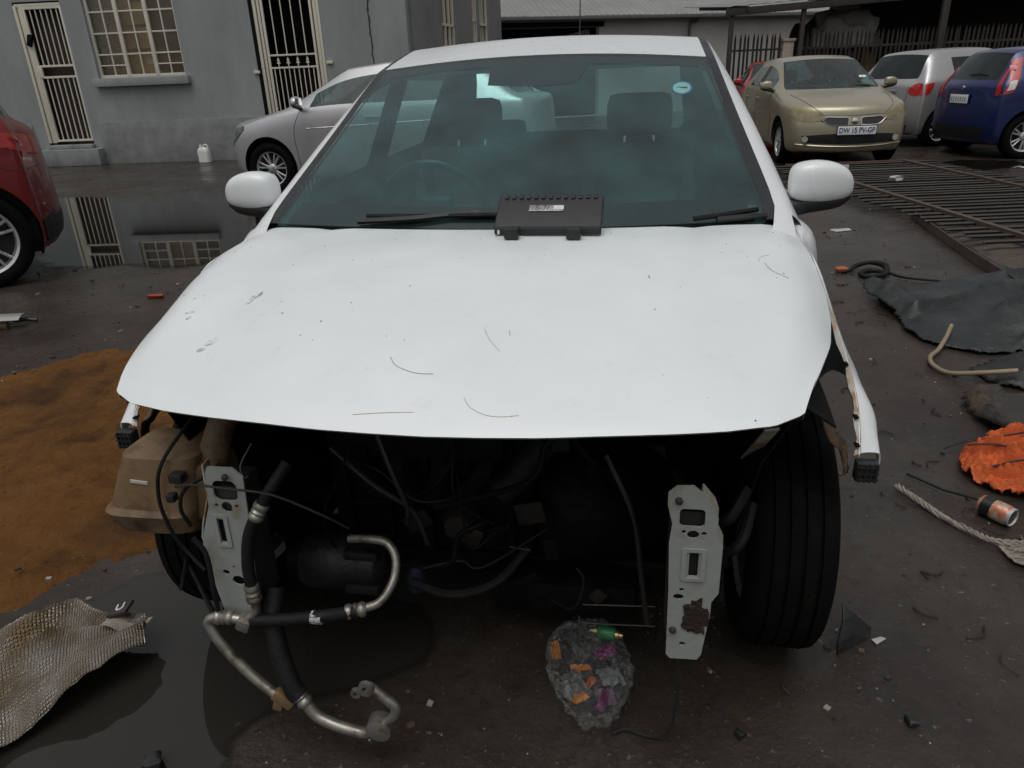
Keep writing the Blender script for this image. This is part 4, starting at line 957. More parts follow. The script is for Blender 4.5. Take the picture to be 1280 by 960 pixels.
    bm = bmesh.new(); plate(bm, circ(-.165, .228, .017, .017, 18), [circ(-.165, .228, .008, .008, 12)], .01, lambda u, v, w_: Vector((u, -.592 + w_, v))); plate(bm, circ(-.188, .214, .011, .011, 14), [circ(-.188, .214, .005, .005, 10)], .009, lambda u, v, w_: Vector((u, -.592 + w_, v))); ob('end_fitting', bm, ALU, HERO)
    # thin lead hanging off the right bracket to the ground
    tubeo('loose_wire', [(.455, -.47, .30), (.46, -.46, .16), (.45, -.45, .04), (.41, -.44, .008), (.36, -.43, .012), (.33, -.44, .006)], .0028, BLACKP, HERO, 6)
front_bits()

# ---------------------------------------------------------------- black control box on the bonnet
def hero_at(x, y, z):
    a = -.1719; return (-.0571 + math.cos(a) * x - math.sin(a) * y, 1.6585 + math.sin(a) * x + math.cos(a) * y, z)
def control_box():
    t = empty('black_control_box', hero_at(.130, .165, hood_on(.130, .165).z + .002), -.1719 - .02, 'black plastic box with a silver badge lying on the bonnet against the windscreen', 'plastic box')
    rot = Matrix.Rotation(R(24), 3, 'X'); c = Vector((0, .075, .043))
    bm = bmesh.new()
    prof = [(-.062, -.018), (-.066, -.010), (-.060, .004), (.040, .020), (.058, .018), (.062, .010), (.062, -.018)]
    L_ = [[bm.verts.new(c + rot @ Vector((x * sx, y, z))) for y, z in prof] for x, sx in ((-.137, .985), (-.132, 1), (.132, 1), (.137, .985))]
    for a, b in zip(L_, L_[1:]):
        for k in range(len(prof)): bm.faces.new((a[k], a[(k + 1) % len(prof)], b[(k + 1) % len(prof)], b[k]))
    bm.faces.new(L_[0]); bm.faces.new(L_[-1][::-1]); bmesh.ops.bevel(bm, geom=list(bm.edges), offset=.0025, segments=2, affect='EDGES')
    cs = ob('casing', bm, mat('matt_black_casing', (.020, .021, .022), .48, var=.15, scale=20, bump=.06, bscale=400), t)
    for k in range(13): boxo('cooling_rib', c + rot @ Vector((-.115 + k * .0192, .05, .021)), (.010, .018, .006), BLACKP, cs, rot, .0015)
    for x in (-.085, .07):
        bm = bmesh.new(); box(bm, Vector((x, -.008, .014)), (.036, .030, .026), Matrix.Rotation(R(8), 3, 'X'), .004); ob('foot', bm, BLACKP, t)
    bd = boxo('badge', c + rot @ Vector((-.008, .006, .0158)), (.088, .022, .003), mat('brushed_badge', (.28, .27, .27), .4, metal=.6, var=.3, scale=60), t, rot @ Matrix.Rotation(R(9), 3, 'X'), .001)
    r2 = (rot @ Matrix.Rotation(R(9), 3, 'X')).to_4x4()
    text('badge_lettering', 'S-7/', .024, mat('badge_dark', (.07, .06, .06), .5), bd, Matrix.Translation(c + rot @ Vector((-.018, .006, .0168))) @ r2, .0008)
    boxo('badge_block', c + rot @ Vector((.024, .006, .0178)), (.026, .015, .001), mat('badge_light', (.55, .55, .54), .35, metal=.5), bd, r2.to_3x3())
    boxo('white_tab', (-.118, -.01, .016), (.005, .004, .01), PLATE, t)
control_box()

# ---------------------------------------------------------------- other cars
def plate_at(t, bvh, phi, u, z, wd, hgt, txt=None):
    h = cast(bvh, phi, u, z); n = Vector((math.sin(R(phi)), -math.cos(R(phi)), 0)); c = h[0] + n * .018
    rot = Matrix.Rotation(R(phi), 3, 'Z')
    p = boxo('number_plate', c, (wd, .012, hgt), PLATE, t, rot, .003)
    boxo('plate_surround', c - n * -.0 + n * -.006, (wd + .02, .012, hgt + .02), BLACKP, p, rot, .003)
    if txt: text('plate_number', txt, hgt * .86, PLTXT, p, Matrix.Translation(c + n * .008) @ Matrix.Rotation(R(phi), 4, 'Z') @ Matrix.Rotation(R(90), 4, 'X') @ Matrix.Diagonal((.82, 1, 1, 1)))
    else:
        for k in range(7): boxo('plate_character', c + n * .0072 + rot @ Vector((-wd * .4 + k * wd * .13, 0, 0)), (wd * .07, .002, hgt * .5), mat('faded_plate_print', (.35, .37, .42), .5), p, rot)
    return p
def lamp(t, bvh, name, top, bot, phi, lens, inner, off=.004):
    back = patch(bvh, name, top, bot, phi, inner, t, off=off, th=.01, n=6)
    sh = lambda a, b: [(p[0] * .985 + q[0] * .015, p[1] * .985 + q[1] * .015) for p, q in zip(a, b)]
    patch(bvh, 'lens', top, bot, phi, lens, back, off=off + .012, th=0, n=6)
    return back
REFL = mat('lamp_reflector', (.55, .54, .50), .3, metal=.5, c2=(.34, .33, .29), scale=9)
GOLD = carpaint('champagne_paint', (.36, .33, .235)); SILV = carpaint('silver_paint', (.50, .50, .51), .6); SILV2 = carpaint('dusty_silver_paint', (.40, .40, .40), .5)
BLUE = carpaint('dark_blue_paint', (.012, .024, .105), .3); RED1 = carpaint('dark_red_paint', (.20, .012, .014), .35); RED2 = carpaint('bright_red_paint', (.40, .022, .02), .2)
W15 = make_wheel(.305, .19, 9, twin=False, dish=.01); W17 = make_wheel(.33, .21, 7, twin=True); W18 = make_wheel(.365, .235, 5, twin=True, rim_r=.262)
def tiida_front(t, bvh):
    for s in (-1, 1):
        ph = s * 28; k = math.cos(R(28))
        lamp(t, bvh, 'headlamp', [(s * .36, .665), (s * .46, .735), (s * .58, .790), (s * .70, .810), (s * .775, .775)], [(s * .36, .65), (s * .46, .625), (s * .58, .61), (s * .70, .635), (s * .775, .70)], ph * 0, LENSY, REFL)
        patch(bvh, 'grille', [(s * .09, .655), (s * .2, .662), (s * .33, .668), (s * .43, .662)], [(s * .09, .575), (s * .2, .572), (s * .33, .585), (s * .43, .62)], 0, mat('grille_mesh', (.02, .02, .02), .6, c2=(.06, .06, .06), scale=120), t, off=.003)
        for pts in ([(s * .085, .57), (s * .09, .66), (s * .2, .668), (s * .33, .674), (s * .435, .666)], [(s * .085, .57), (s * .2, .566), (s * .33, .58), (s * .435, .666)]): seam(bvh, 'grille_chrome', pts, 0, CHROME, t, .007, .006)
        h = cast(bvh, 0, s * .60, .385); b = bmesh.new(); lathe(b, [(-.03, .04), (-.012, .042), (0, .034), (.03, .03)], 'Y', 16, h[0]); ob('fog_lamp', b, REFL, t)
    h = cast(bvh, 0, 0, .615); b = bmesh.new(); lathe(b, [(-.014, .030), (-.008, .042), (.004, .044), (.01, .04)], 'Y', 20, h[0]); box(b, h[0] + Vector((0, -.016, 0)), (.10, .008, .018), None, .003); ob('emblem', b, CHROME, t)
    patch(bvh, 'lower_grille', [(-.64, .43), (-.3, .455), (0, .46), (.3, .455), (.64, .43)], [(-.58, .335), (-.3, .325), (0, .32), (.3, .325), (.58, .335)], 0, BLACKP, t, off=.004)
    seam(bvh, 'bumper_crease', [(-.70, .315), (-.4, .295), (0, .285), (.4, .295), (.70, .315)], 0, GOLD, t, .012, .002)
    for s in (-1, 1): seam(bvh, 'bonnet_seam', [(s * .40, .70), (s * .52, .80), (s * .60, .88), (s * .66, .95)], 0, BLACKP, t, .004)
    seam(bvh, 'bonnet_seam', [(-.40, .695), (-.2, .70), (0, .69), (.2, .70), (.40, .695)], 0, BLACKP, t, .003)
    plate_at(t, bvh, 0, .03, .50, .50, .11, 'DW 15 PV-GP')
    for x0, x1 in ((-.50, .0), (.08, .55)):
        tubeo('wiper_arm', [(x0, .47, 1.045), ((x0 + x1) / 2, .45, 1.05), (x1, .44, 1.035)], .009, BLACKP, t, 6)
    b = bmesh.new(); box(b, (.47, .60, 1.16), (.10, .003, .05), Matrix.Rotation(R(-58), 3, 'X')); ob('licence_disc', b, mat('pale_disc', (.62, .70, .66), .6), t)
PT = dict(W=.845, fo=.85, wb=2.60, ro=.72, zhf=.80, zc=1.0, yc=.33, H=1.49, wt=.55, wc=.69, yw=1.16, zw=1.43, yb=1.70, yq=2.62, yr=2.95, yg=3.15, zg=1.08, zbr=1.03, wr=.305, nosec=.26, nosew=.86)
make_car('champagne_hatchback', 'champagne hatchback with yellowed headlamps facing the viewer, behind the fence panel', PT, GOLD, (4.915, 11.20, 0), -.125, W15, detail=tiida_front, group='cars parked in the yard')
def silver_front(t, bvh):
    for s in (-1, 1):
        lamp(t, bvh, 'headlamp', [(s * .40, .72), (s * .50, .79), (s * .62, .84), (s * .74, .86)], [(s * .40, .70), (s * .50, .66), (s * .62, .67), (s * .74, .74)], s * 45 * 0, LENS, REFL)
    lamp(t, bvh, 'headlamp', [(-.74, .66), (-.62, .77), (-.48, .845), (-.33, .875)], [(-.74, .58), (-.62, .64), (-.48, .71), (-.33, .83)], 90, LENS, mat('dark_lamp_bowl', (.07, .07, .075), .25, metal=.5, c2=(.5, .5, .5), scale=11, patch=.56), off=.006)
    patch(bvh, 'grille', [(-.36, .70), (0, .74), (.36, .70)], [(-.33, .58), (0, .56), (.33, .58)], 0, BLACKP, t)
    patch(bvh, 'bumper_vent', [(-.72, .42), (-.66, .45), (-.60, .43)], [(-.72, .32), (-.66, .31), (-.60, .33)], 45, BLACKP, t)
    seam(bvh, 'bonnet_seam', [(-.42, .87), (-.15, .945), (.1, 1.02)], 90, BLACKP, t, .003)
    seam(bvh, 'side_crease', [(.6, .83), (1.4, .86), (2.4, .90)], 90, SILV, t, .008, -.003)
PS = dict(W=.88, fo=.84, wb=2.70, ro=.95, zhf=.86, zc=1.08, yc=.22, H=1.60, wt=.57, wc=.71, yw=1.02, zw=1.54, yb=1.66, yq=2.72, yr=2.95, yg=3.38, zg=1.16, zbr=1.10, wr=.335, sedan=True, nosec=.30)
make_car('silver_sedan', 'silver sedan with twin-spoke alloys parked side-on before the grey building', PS, SILV, (-2.88, 10.85, 0), R(-104), W17, tint=glass('smoked_side_glass', (.32, .33, .36), .02, 1.0, .04), detail=silver_front, group='cars parked in the yard')
def yaris_rear(t, bvh):
    for s in (-1, 1):
        patch(bvh, 'tail_lamp', [(s * .52, .93), (s * .60, .985), (s * .68, 1.00), (s * .735, .985)], [(s * .52, .85), (s * .60, .815), (s * .68, .81), (s * .735, .85)], 180, REDL, t, off=.006)
        patch(bvh, 'tail_lamp', [(s * 2.72, 1.0), (s * 2.82, .99), (s * 2.92, .96)], [(s * 2.78, .86), (s * 2.84, .83), (s * 2.92, .82)], 90 * s, REDL, t, off=.006)
    plate_at(t, bvh, 180, 0, .72, .44, .11)
    patch(bvh, 'bumper_insert', [(-.6, .36), (0, .34), (.6, .36)], [(-.55, .25), (0, .24), (.55, .25)], 180, BLACKP, t)
    seam(bvh, 'tailgate_seam', [(-.50, .95), (-.50, .75), (-.44, .58), (0, .56), (.44, .58), (.50, .75), (.50, .95)], 180, BLACKP, t, .004)
    h = cast(bvh, 180, .1, .88); boxo('tailgate_handle', h[0] + Vector((0, .012, 0)), (.42, .03, .035), SILV2, t, None, .01)
PY = dict(W=.845, fo=.72, wb=2.46, ro=.56, zhf=.82, zc=1.02, yc=.25, H=1.53, wt=.555, wc=.69, yw=1.05, zw=1.46, yb=1.5, yq=2.42, yr=2.72, yg=2.92, zg=1.06, zbr=1.06, wr=.295, tailw=.92, tailc=.14, zt=1.0)
a = R(74); rz = math.pi - a; lx = Vector((math.cos(rz), math.sin(rz))); ly = Vector((-math.sin(rz), math.cos(rz)))
o2 = Vector((7.27, 12.72)) + .72 * lx - 2.46 * ly
make_car('silver_hatchback', 'silver hatchback seen from behind with dusty tailgate, beside the champagne car', PY, SILV2, (o2.x, o2.y, 0), rz, W15, tint=DWIN, detail=yaris_rear, group='cars parked in the yard')
def ford_rear(t, bvh):
    for s in (-1, 1):
        patch(bvh, 'tail_lamp', [(s * .60, 1.27), (s * .61, 1.28), (s * .62, 1.27), (s * .64, 1.2)], [(s * .665, .86), (s * .69, .85), (s * .72, .86), (s * .745, .92)], 180, REDL, t, off=.008, n=8)
        patch(bvh, 'tail_lamp', [(s * 2.62, 1.33), (s * 2.68, 1.32), (s * 2.74, 1.30)], [(s * 2.80, .90), (s * 2.86, .88), (s * 2.93, .86)], 90 * s, REDL, t, off=.008, n=8)
        patch(bvh, 'reversing_lamp', [(s * 2.76, 1.04), (s * 2.80, 1.04), (s * 2.85, 1.02)], [(s * 2.80, .93), (s * 2.85, .92), (s * 2.89, .91)], 90 * s, WHL, t, off=.016)
    plate_at(t, bvh, 180, 0, .80, .44, .12)
    patch(bvh, 'bumper_insert', [(-.62, .44), (0, .43), (.62, .44)], [(-.55, .28), (0, .26), (.55, .28)], 180, BLACKP, t)
    seam(bvh, 'tailgate_seam', [(-.55, .84), (-.54, .68), (-.46, .58), (0, .56), (.46, .58), (.54, .68), (.55, .84)], 180, BLACKP, t, .004)
    h = cast(bvh, 180, 0, 1.12); tubeo('rear_wiper', [h[0] + Vector((.02, .02, 0)), h[0] + Vector((-.15, .012, .02)), h[0] + Vector((-.32, 0, .0))], .009, BLACKP, t, 6)
    h = cast(bvh, 180, 0, .95); b = bmesh.new(); lathe(b, [(-.01, .03), (.006, .032), (.012, .025)], 'Y', 16, h[0]); ob('emblem', b, CHROME, t)
PF = dict(W=.85, fo=.75, wb=2.49, ro=.55, zhf=.80, zc=1.0, yc=.28, H=1.50, wt=.55, wc=.69, yw=1.10, zw=1.43, yb=1.5, yq=2.42, yr=2.76, yg=2.96, zg=1.05, zbr=1.06, wr=.305, tailw=.91, tailc=.13, zt=1.0)
a = R(90); rz = math.pi - a; lx = Vector((math.cos(rz), math.sin(rz))); ly = Vector((-math.sin(rz), math.cos(rz)))
o2 = Vector((7.35, 10.6)) + .80 * lx - 2.49 * ly
make_car('blue_hatchback', 'dark blue hatchback with tall red tail lamps at the right edge', PF, BLUE, (o2.x, o2.y, 0), rz, make_wheel(.305, .19, 6, twin=True), tint=DWIN, detail=ford_rear, group='cars parked in the yard')
def suv_rear(t, bvh):
    for s in (-1, 1):
        patch(bvh, 'tail_lamp', [(s * 2.92, 1.08), (s * 3.02, 1.11), (s * 3.14, 1.09), (s * 3.26, 1.03)], [(s * 2.99, 1.02), (s * 3.06, 1.0), (s * 3.16, .96), (s * 3.26, .92)], 90 * s, REDL, t, off=.008)
        patch(bvh, 'tail_lamp', [(s * .45, 1.07), (s * .6, 1.08), (s * .76, 1.06)], [(s * .45, 1.0), (s * .6, .97), (s * .76, .93)], 180, REDL, t, off=.008)
        patch(bvh, 'lower_valance', [(s * 2.98, .44), (s * 3.15, .46), (s * 3.26, .50)], [(s * 2.98, .28), (s * 3.15, .28), (s * 3.24, .30)], 90 * s, BLACKP, t, off=.008)
        seam(bvh, 'bumper_seam', [(s * 2.95, .93), (s * 3.0, .86), (s * 3.12, .84), (s * 3.25, .85)], 90 * s, BLACKP, t, .003)
    patch(bvh, 'lower_valance', [(-.7, .46), (0, .46), (.7, .46)], [(-.65, .28), (0, .28), (.65, .28)], 180, BLACKP, t, off=.01)
PR = dict(W=.93, fo=.88, wb=2.70, ro=.62, zhf=.98, zc=1.16, yc=.42, H=1.66, wt=.60, wc=.76, yw=1.32, zw=1.58, yb=1.85, yq=2.72, yr=3.0, yg=3.16, zg=1.20, zbr=1.18, wr=.365, tailw=.88, tailc=.22, zt=1.12)
rz = R(-56); lx = Vector((math.cos(rz), math.sin(rz))); ly = Vector((-math.sin(rz), math.cos(rz)))
o2 = Vector((-3.93, 5.42)) - .92 * lx - 2.70 * ly
make_car('red_suv', 'dark red car with large silver alloy cut off by the left edge', PR, RED1, (o2.x, o2.y, 0), rz, W18, tint=DWIN, detail=suv_rear, group='cars parked in the yard')
PQ = dict(PT); PQ.update(H=1.47, zc=.98)
make_car('red_hatchback', 'small bright red car mostly hidden between the white and champagne cars', PQ, RED2, (6.05, 16.6, 0), R(-14), W15, tint=DWIN, handles=False, group='cars parked in the yard')

# ---------------------------------------------------------------- grey building
PLASTER = mat('grey_painted_plaster', (.262, .282, .282), .75, var=.22, scale=1.6, bump=.22, bscale=14, stretch=(1, 1, .28))
PLINTH = mat('grey_plinth_plaster', (.215, .226, .222), .8, var=.32, scale=2.6, bump=.25, bscale=12)
CREAM = mat('cream_steel', (.60, .57, .47), .55, var=.12, scale=5, c2=(.42, .36, .26), patch=.68)
CARD = mat('brown_cardboard', (.34, .24, .125), .85, var=.25, scale=2.5)
CARDD = mat('dark_cardboard', (.15, .11, .075), .85, var=.3, scale=3)
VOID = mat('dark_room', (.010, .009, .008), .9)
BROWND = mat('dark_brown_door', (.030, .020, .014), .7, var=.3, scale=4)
BARC = mat('cream_bar', (.62, .59, .50), .5, var=.1, scale=9)
def grey_building():
    t = empty('grey_building', (-6.1, 15.35, 0), R(-4), 'grey plastered building with barred doors and a cottage-pane window', 'building')
    to = lambda u, v, w_: Vector((u, w_, v))
    D1 = (-3.10, -2.16, .36, 2.98); WN = (-1.74, .02, 1.60, 3.62); D2 = (1.50, 2.80, .14, 3.2)
    rect = lambda r: [(r[0], r[2]), (r[1], r[2]), (r[1], r[3]), (r[0], r[3])]
    bm = bmesh.new(); plate(bm, [(-14, 0), (4.42, 0), (4.42, 5), (-14, 5)], [rect(D1), rect(WN), rect(D2)], .32, to); ob('wall', bm, PLASTER, t, smooth=False)
    # plinth bands either side of the doors (a slight step in the render)
    for x0, x1 in ((-14, -3.36), (-2.0, 1.40), (2.9, 4.424)): boxo('plinth', ((x0 + x1) / 2, -.012, .40), (x1 - x0, .03, .80), PLINTH, t, None, .006)
    # side wall with its own window openings
    sa = R(80); dx, dy = math.cos(sa), math.sin(sa)
    to2 = lambda u, v, w_: Vector((4.42 + dx * u - dy * (w_ - .30) * 1.0 - 0.30 * dy, .0 + dy * u + dx * (w_ - .30) + .3 * dx, v))
    W1 = (2.15, 3.1, 1.95, 3.8); W2 = (4.5, 5.0, 2.15, 3.4); W3 = (5.15, 6.0, 2.1, 3.4)
    bm = bmesh.new(); plate(bm, [(0.32, 0), (7.4, 0), (7.4, 5), (0.32, 5)], [rect(W1), rect(W2), rect(W3)], .3, to2); ob('side_wall', bm, mat('side_grey_plaster', (.21, .215, .212), .8, var=.2, scale=1.0, bump=.2, bscale=10), t, smooth=False)  # side wall plaster, a darker grey than the front wall
    bm = bmesh.new(); plate(bm, [(-14, .3), (4.3, .3), (5.7, 7.4), (-14, 7.4)], [], .2, lambda u, v, w_: Vector((u, v, 4.9 + w_))); ob('roof_slab', bm, PLINTH, t, smooth=False)
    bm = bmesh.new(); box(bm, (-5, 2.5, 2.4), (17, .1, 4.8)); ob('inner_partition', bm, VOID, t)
    for r, nb in ((W1, 3), (W2, 2), (W3, 1)):
        b = bmesh.new(); fw = .07
        for (a0, a1, b0, b1) in ((r[0], r[0] + fw, r[2], r[3]), (r[1] - fw, r[1], r[2], r[3]), (r[0], r[1], r[2], r[2] + fw)) + tuple((r[0] + (r[1] - r[0]) * k / nb - .03, r[0] + (r[1] - r[0]) * k / nb + .03, r[2], r[3]) for k in range(1, nb)) + ((r[0], r[1], r[2] + .45, r[2] + .5),):
            plate(b, rect((a0, a1, b0, b1)), [], .05, lambda u, v, w_: to2(u, v, w_ + .03))
        f = ob('side_window_frame', b, CREAM, t, smooth=False)
        b = bmesh.new(); plate(b, rect(r), [], .01, lambda u, v, w_: to2(u, v, w_ + .10)); ob('side_pane', b, CARDD if nb > 1 else mat('cream_blind', (.42, .40, .34), .8), f, smooth=False)
    # front window: three bays of small panes over cardboard
    x0, x1, z0, z1 = WN; cols = [x0 + .04, x0 + .31, x0 + .59, x0 + .88, x0 + 1.17, x0 + 1.45, x1 - .04]; rowz = [z0 + .05, z0 + .42, z0 + .79, z0 + 1.16, z0 + 1.53, z1 - .04]
    b = bmesh.new()
    def bar(a0, a1, b0, b1, dpt=.04, y=.10): box(b, ((a0 + a1) / 2, y, (b0 + b1) / 2), (a1 - a0, dpt, b1 - b0), None, .004)
    bar(x0, x0 + .05, z0, z1, .06); bar(x1 - .05, x1, z0, z1, .06); bar(x0, x1, z0, z0 + .055, .061); bar(x0, x1, z1 - .05, z1, .061)
    for i in (2, 4): bar(cols[i] - .036, cols[i] + .036, z0 + .01, z1 - .01, .07)
    for i in (1, 3, 5): bar(cols[i] - .013, cols[i] + .013, z0 + .02, z1 - .02, .03)
    for z in rowz[1:-1]: bar(x0 + .02, x1 - .02, z - .014, z + .014, .034)
    for i in (0, 4): bar(cols[i], cols[i + 2], z0 + .215, z0 + .238, .032)
    wf = ob('window', b, BARC, t)
    PN = [glass('dusty_pane', (.93, .92, .88), .08, .8, .05, (.4, .38, .33))]
    for i in range(6):
        for k in range(5):
            b = bmesh.new(); box(b, ((cols[i] + cols[i + 1]) / 2, .105, (rowz[k] + rowz[k + 1]) / 2), (cols[i + 1] - cols[i], .004, rowz[k + 1] - rowz[k])); ob('pane', b, PN[0], wf, smooth=False)
    MESHC = mat('mesh_screen', (.27, .25, .20), .8, scale=30, c2=(.12, .11, .09), stretch=(1, 1, 1))
    for (a0, a1, m, yy) in ((cols[0], cols[2], MESHC, .15), (cols[2], cols[3] + .02, CARD, .16), (cols[3], cols[4], mat('tan_cardboard', (.40, .29, .16), .85, var=.2, scale=2), .15), (cols[4], cols[6], CARDD, .17)): boxo('cardboard', ((a0 + a1) / 2, yy + .06, (z0 + z1) / 2), (a1 - a0, .012, z1 - z0), m, wf)
    for k in range(3): boxo('carton_edge', (cols[2] + .25 + .1 * k, .19, z0 + .5 + .42 * k), (.5, .02, .018), CARDD, wf)
    boxo('paper_label', (cols[3] + .13, .198, z0 + .28), (.16, .004, .10), mat('pale_label', (.42, .44, .42), .7), wf)
    boxo('window_sill', ((x0 + x1) / 2, -.03, z0 - .075), (x1 - x0 + .16, .18, .15), PLASTER, t, None, .012)
    # left door: recessed, double cream jamb, barred gate
    gx0, gx1, gz0, gz1 = -3.02, -2.16, .46, 2.90
    b = bmesh.new()
    for xx, ww, yy in ((-3.07, .05, .02), (-3.01, .045, .05), (-2.955, .04, .03)): box(b, (xx, yy, (gz0 + gz1) / 2), (ww, .06, gz1 - gz0 + .04), None, .004)
    box(b, (-2.62, .04, 2.92), (.90, .06, .06), None, .004)
    ob('door_jamb', b, CREAM, t)
    b = bmesh.new(); box(b, (-2.92, .03, (gz0 + gz1) / 2), (.05, .045, gz1 - gz0), None, .004); box(b, (-2.185, .03, (gz0 + gz1) / 2), (.04, .044, gz1 - gz0), None, .004)
    for z in (gz0 + .02, 1.66, 1.86, gz1 - .03): box(b, (-2.55, .029, z), (.74, .04, .04), None, .004)
    box(b, (-2.90, .025, 1.76), (.10, .05, .22), None, .006)
    g = ob('barred_gate', b, BARC, t)
    for (za, zb) in ((gz0, 1.66), (1.86, gz1)):
        for k in range(6): boxo('bar', (-2.80 + k * .105, .03, (za + zb) / 2), (.018, .018, zb - za), BARC, g)
    boxo('chain_lump', (-2.93, .0, 2.32), (.10, .07, .22), BLACKM, g, Matrix.Rotation(.3, 3, 'Y'), .03)
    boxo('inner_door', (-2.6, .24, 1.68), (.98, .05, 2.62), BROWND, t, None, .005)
    boxo('door_step', (-2.6, -.10, .16), (1.26, .30, .32), PLINTH, t, None, .02); boxo('door_threshold', (-2.6, -.02, .36), (.92, .22, .08), PLINTH, t, None, .015)
    # right door: gate with spear finials, black opening behind
    b = bmesh.new()
    for xx, ww, yy in ((1.56, .06, .03), (1.63, .05, .06), (2.70, .06, .05), (2.77, .05, .02)): box(b, (xx, yy, 1.66), (ww, .06, 3.02), None, .004)
    ob('door_jamb', b, CREAM, t)
    b = bmesh.new(); box(b, (1.71, .01, 1.66), (.045, .04, 3.0), None, .004); box(b, (2.63, .01, 1.66), (.04, .04, 3.0), None, .004)
    for z in (.22, 1.66, 1.88): box(b, (2.17, .009, z), (.92, .03, .032), None, .003)
    g2 = ob('barred_gate', b, BARC, t)
    for k in range(4): boxo('bar', (1.88 + k * .19, .01, 2.5), (.018, .018, 1.24), BARC, g2)
    for k in range(9): boxo('bar', (1.785 + k * .095, .01, .95), (.016, .016, 1.42), BARC, g2)
    for k in range(4):
        b = bmesh.new(); plate(b, [(-.008, 0), (.008, 0), (.010, .05), (.036, .055), (.030, .075), (.012, .085), (.026, .11), (0, .17), (-.026, .11), (-.012, .085), (-.030, .075), (-.036, .055), (-.010, .05)], [], .012, lambda u, v, w_: Vector((1.88 + k * .19 + u, .004 + w_, 1.68 + v))); ob('spear_finial', b, BARC, g2, smooth=False)
    for x, z in ((1.44, 1.60), (1.40, 3.05), (2.88, 1.72)): boxo('hinge_lug', (x, -.02, z), (.12, .04, .05), BARC, t, None, .005)
    boxo('black_jamb_strip', (1.50, -.004, 1.66), (.07, .02, 3.0), BLACKM, t); boxo('inner_door', (2.62, .22, 1.6), (.10, .04, 3.0), mat('orange_wood', (.16, .075, .03), .6), t)
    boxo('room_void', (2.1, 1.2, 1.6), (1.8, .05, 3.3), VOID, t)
    # ragged crack / broken downpipe mark
    b = bmesh.new(); rn = random.Random(5); z = 1.4; P = []
    while z < 4.2: P.append((3.72 + rn.uniform(-.012, .012), -.004, z)); z += .07
    tube(b, P, [.008 + .012 * rn.random() for _ in P], 6); ob('pipe_stain', b, mat('rusted_stain', (.035, .03, .026), .8, c2=(.15, .10, .05), scale=5, patch=.6), t)
grey_building()
jug = empty('white_jug', (-5.88, 14.98, 0), R(-10), 'white plastic jug standing against the foot of the grey wall', 'jug')
bm = bmesh.new(); G = []
for z, hx, hy in ((0, .10, .075), (.01, .115, .085), (.20, .115, .085), (.26, .10, .075), (.29, .06, .05)):
    G.append([(hx * math.copysign(abs(math.cos(t)) ** .5, math.cos(t)), hy * math.copysign(abs(math.sin(t)) ** .5, math.sin(t)), z) for t in [2 * math.pi * k / 20 for k in range(21)]])
grid(bm, G); bmesh.ops.remove_doubles(bm, verts=bm.verts, dist=1e-4); bmesh.ops.holes_fill(bm, edges=bm.edges)
JUGM = mat('milky_plastic', (.62, .63, .60), .4, var=.1); jb = ob('jug_body', bm, JUGM, jug)
bm = bmesh.new(); lathe(bm, [(.285, .028), (.33, .028), (.335, .02)], 'Z', 16, (-.05, 0, 0)); ob('cap', bm, JUGM, jug)
tubeo('jug_handle', [(.0, 0, .28), (.03, 0, .33), (.085, 0, .325), (.10, 0, .25)], .014, JUGM, jug)

# ---------------------------------------------------------------- warehouse, carport, palisades
def warehouse():
    t = empty('warehouse', (.1, 25.2, 0), R(17), 'long pale warehouse with a grey sheet roof behind the yard', 'building')
    WALL = mat('pale_rendered_wall', (.50, .49, .45), .8, var=.14, scale=.8, bump=.1, bscale=6)
    bm = bmesh.new(); plate(bm, [(-3, 0), (34, 0), (34, 3.0), (-3, 3.0)], [[(-.6, .02), (3.35, .02), (3.35, 2.72), (-.6, 2.72)]], .25, lambda u, v, w_: Vector((u, w_, v))); ob('wall', bm, WALL, t, smooth=False)
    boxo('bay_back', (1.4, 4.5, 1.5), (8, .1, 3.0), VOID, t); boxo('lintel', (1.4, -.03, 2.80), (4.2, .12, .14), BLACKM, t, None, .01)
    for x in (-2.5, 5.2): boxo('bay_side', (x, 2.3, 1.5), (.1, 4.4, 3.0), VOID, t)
    RF = mat('weathered_grey_roof_sheet', (.22, .22, .215), .65, var=.2, scale=1.2, bump=.1)
    for k in range(18):      # overlapping roof sheets with ribs
        x0 = -3.5 + k * 2.1; bm = bmesh.new(); n = 22
        G = [[(x0 + 2.13 * i / n, -.35 + 12 * v, 3.02 + 12 * v * .42 + (.02 if i % 2 else 0) + (.012 if k % 2 else 0)) for i in range(n + 1)] for v in (0, .5, 1)]
        grid(bm, G); ob('roof_sheet', bm, RF, t, smooth=False)
    boxo('gutter', (15.2, -.36, 2.97), (37, .12, .10), mat('grey_gutter', (.12, .12, .12), .6), t, None, .01)
    tubeo('downpipe', [(6.9, -.3, 2.95), (6.85, -.12, 2.8), (6.65, -.08, 2.6), (6.65, -.08, 0)], .045, mat('grey_gutter', (.12, .12, .12), .6), t, 8, 4)
    boxo('small_awning', (4.2, -.25, 2.28), (1.6, .5, .05), BLACKM, t, None, .01)
    for k in range(8): boxo('stacked_slat', (2.5 + .09 * k, .5, 2.42 + .02 * k), (.05, .3, .22), mat('pale_timber', (.30, .29, .26), .8), t)
    return t
warehouse()
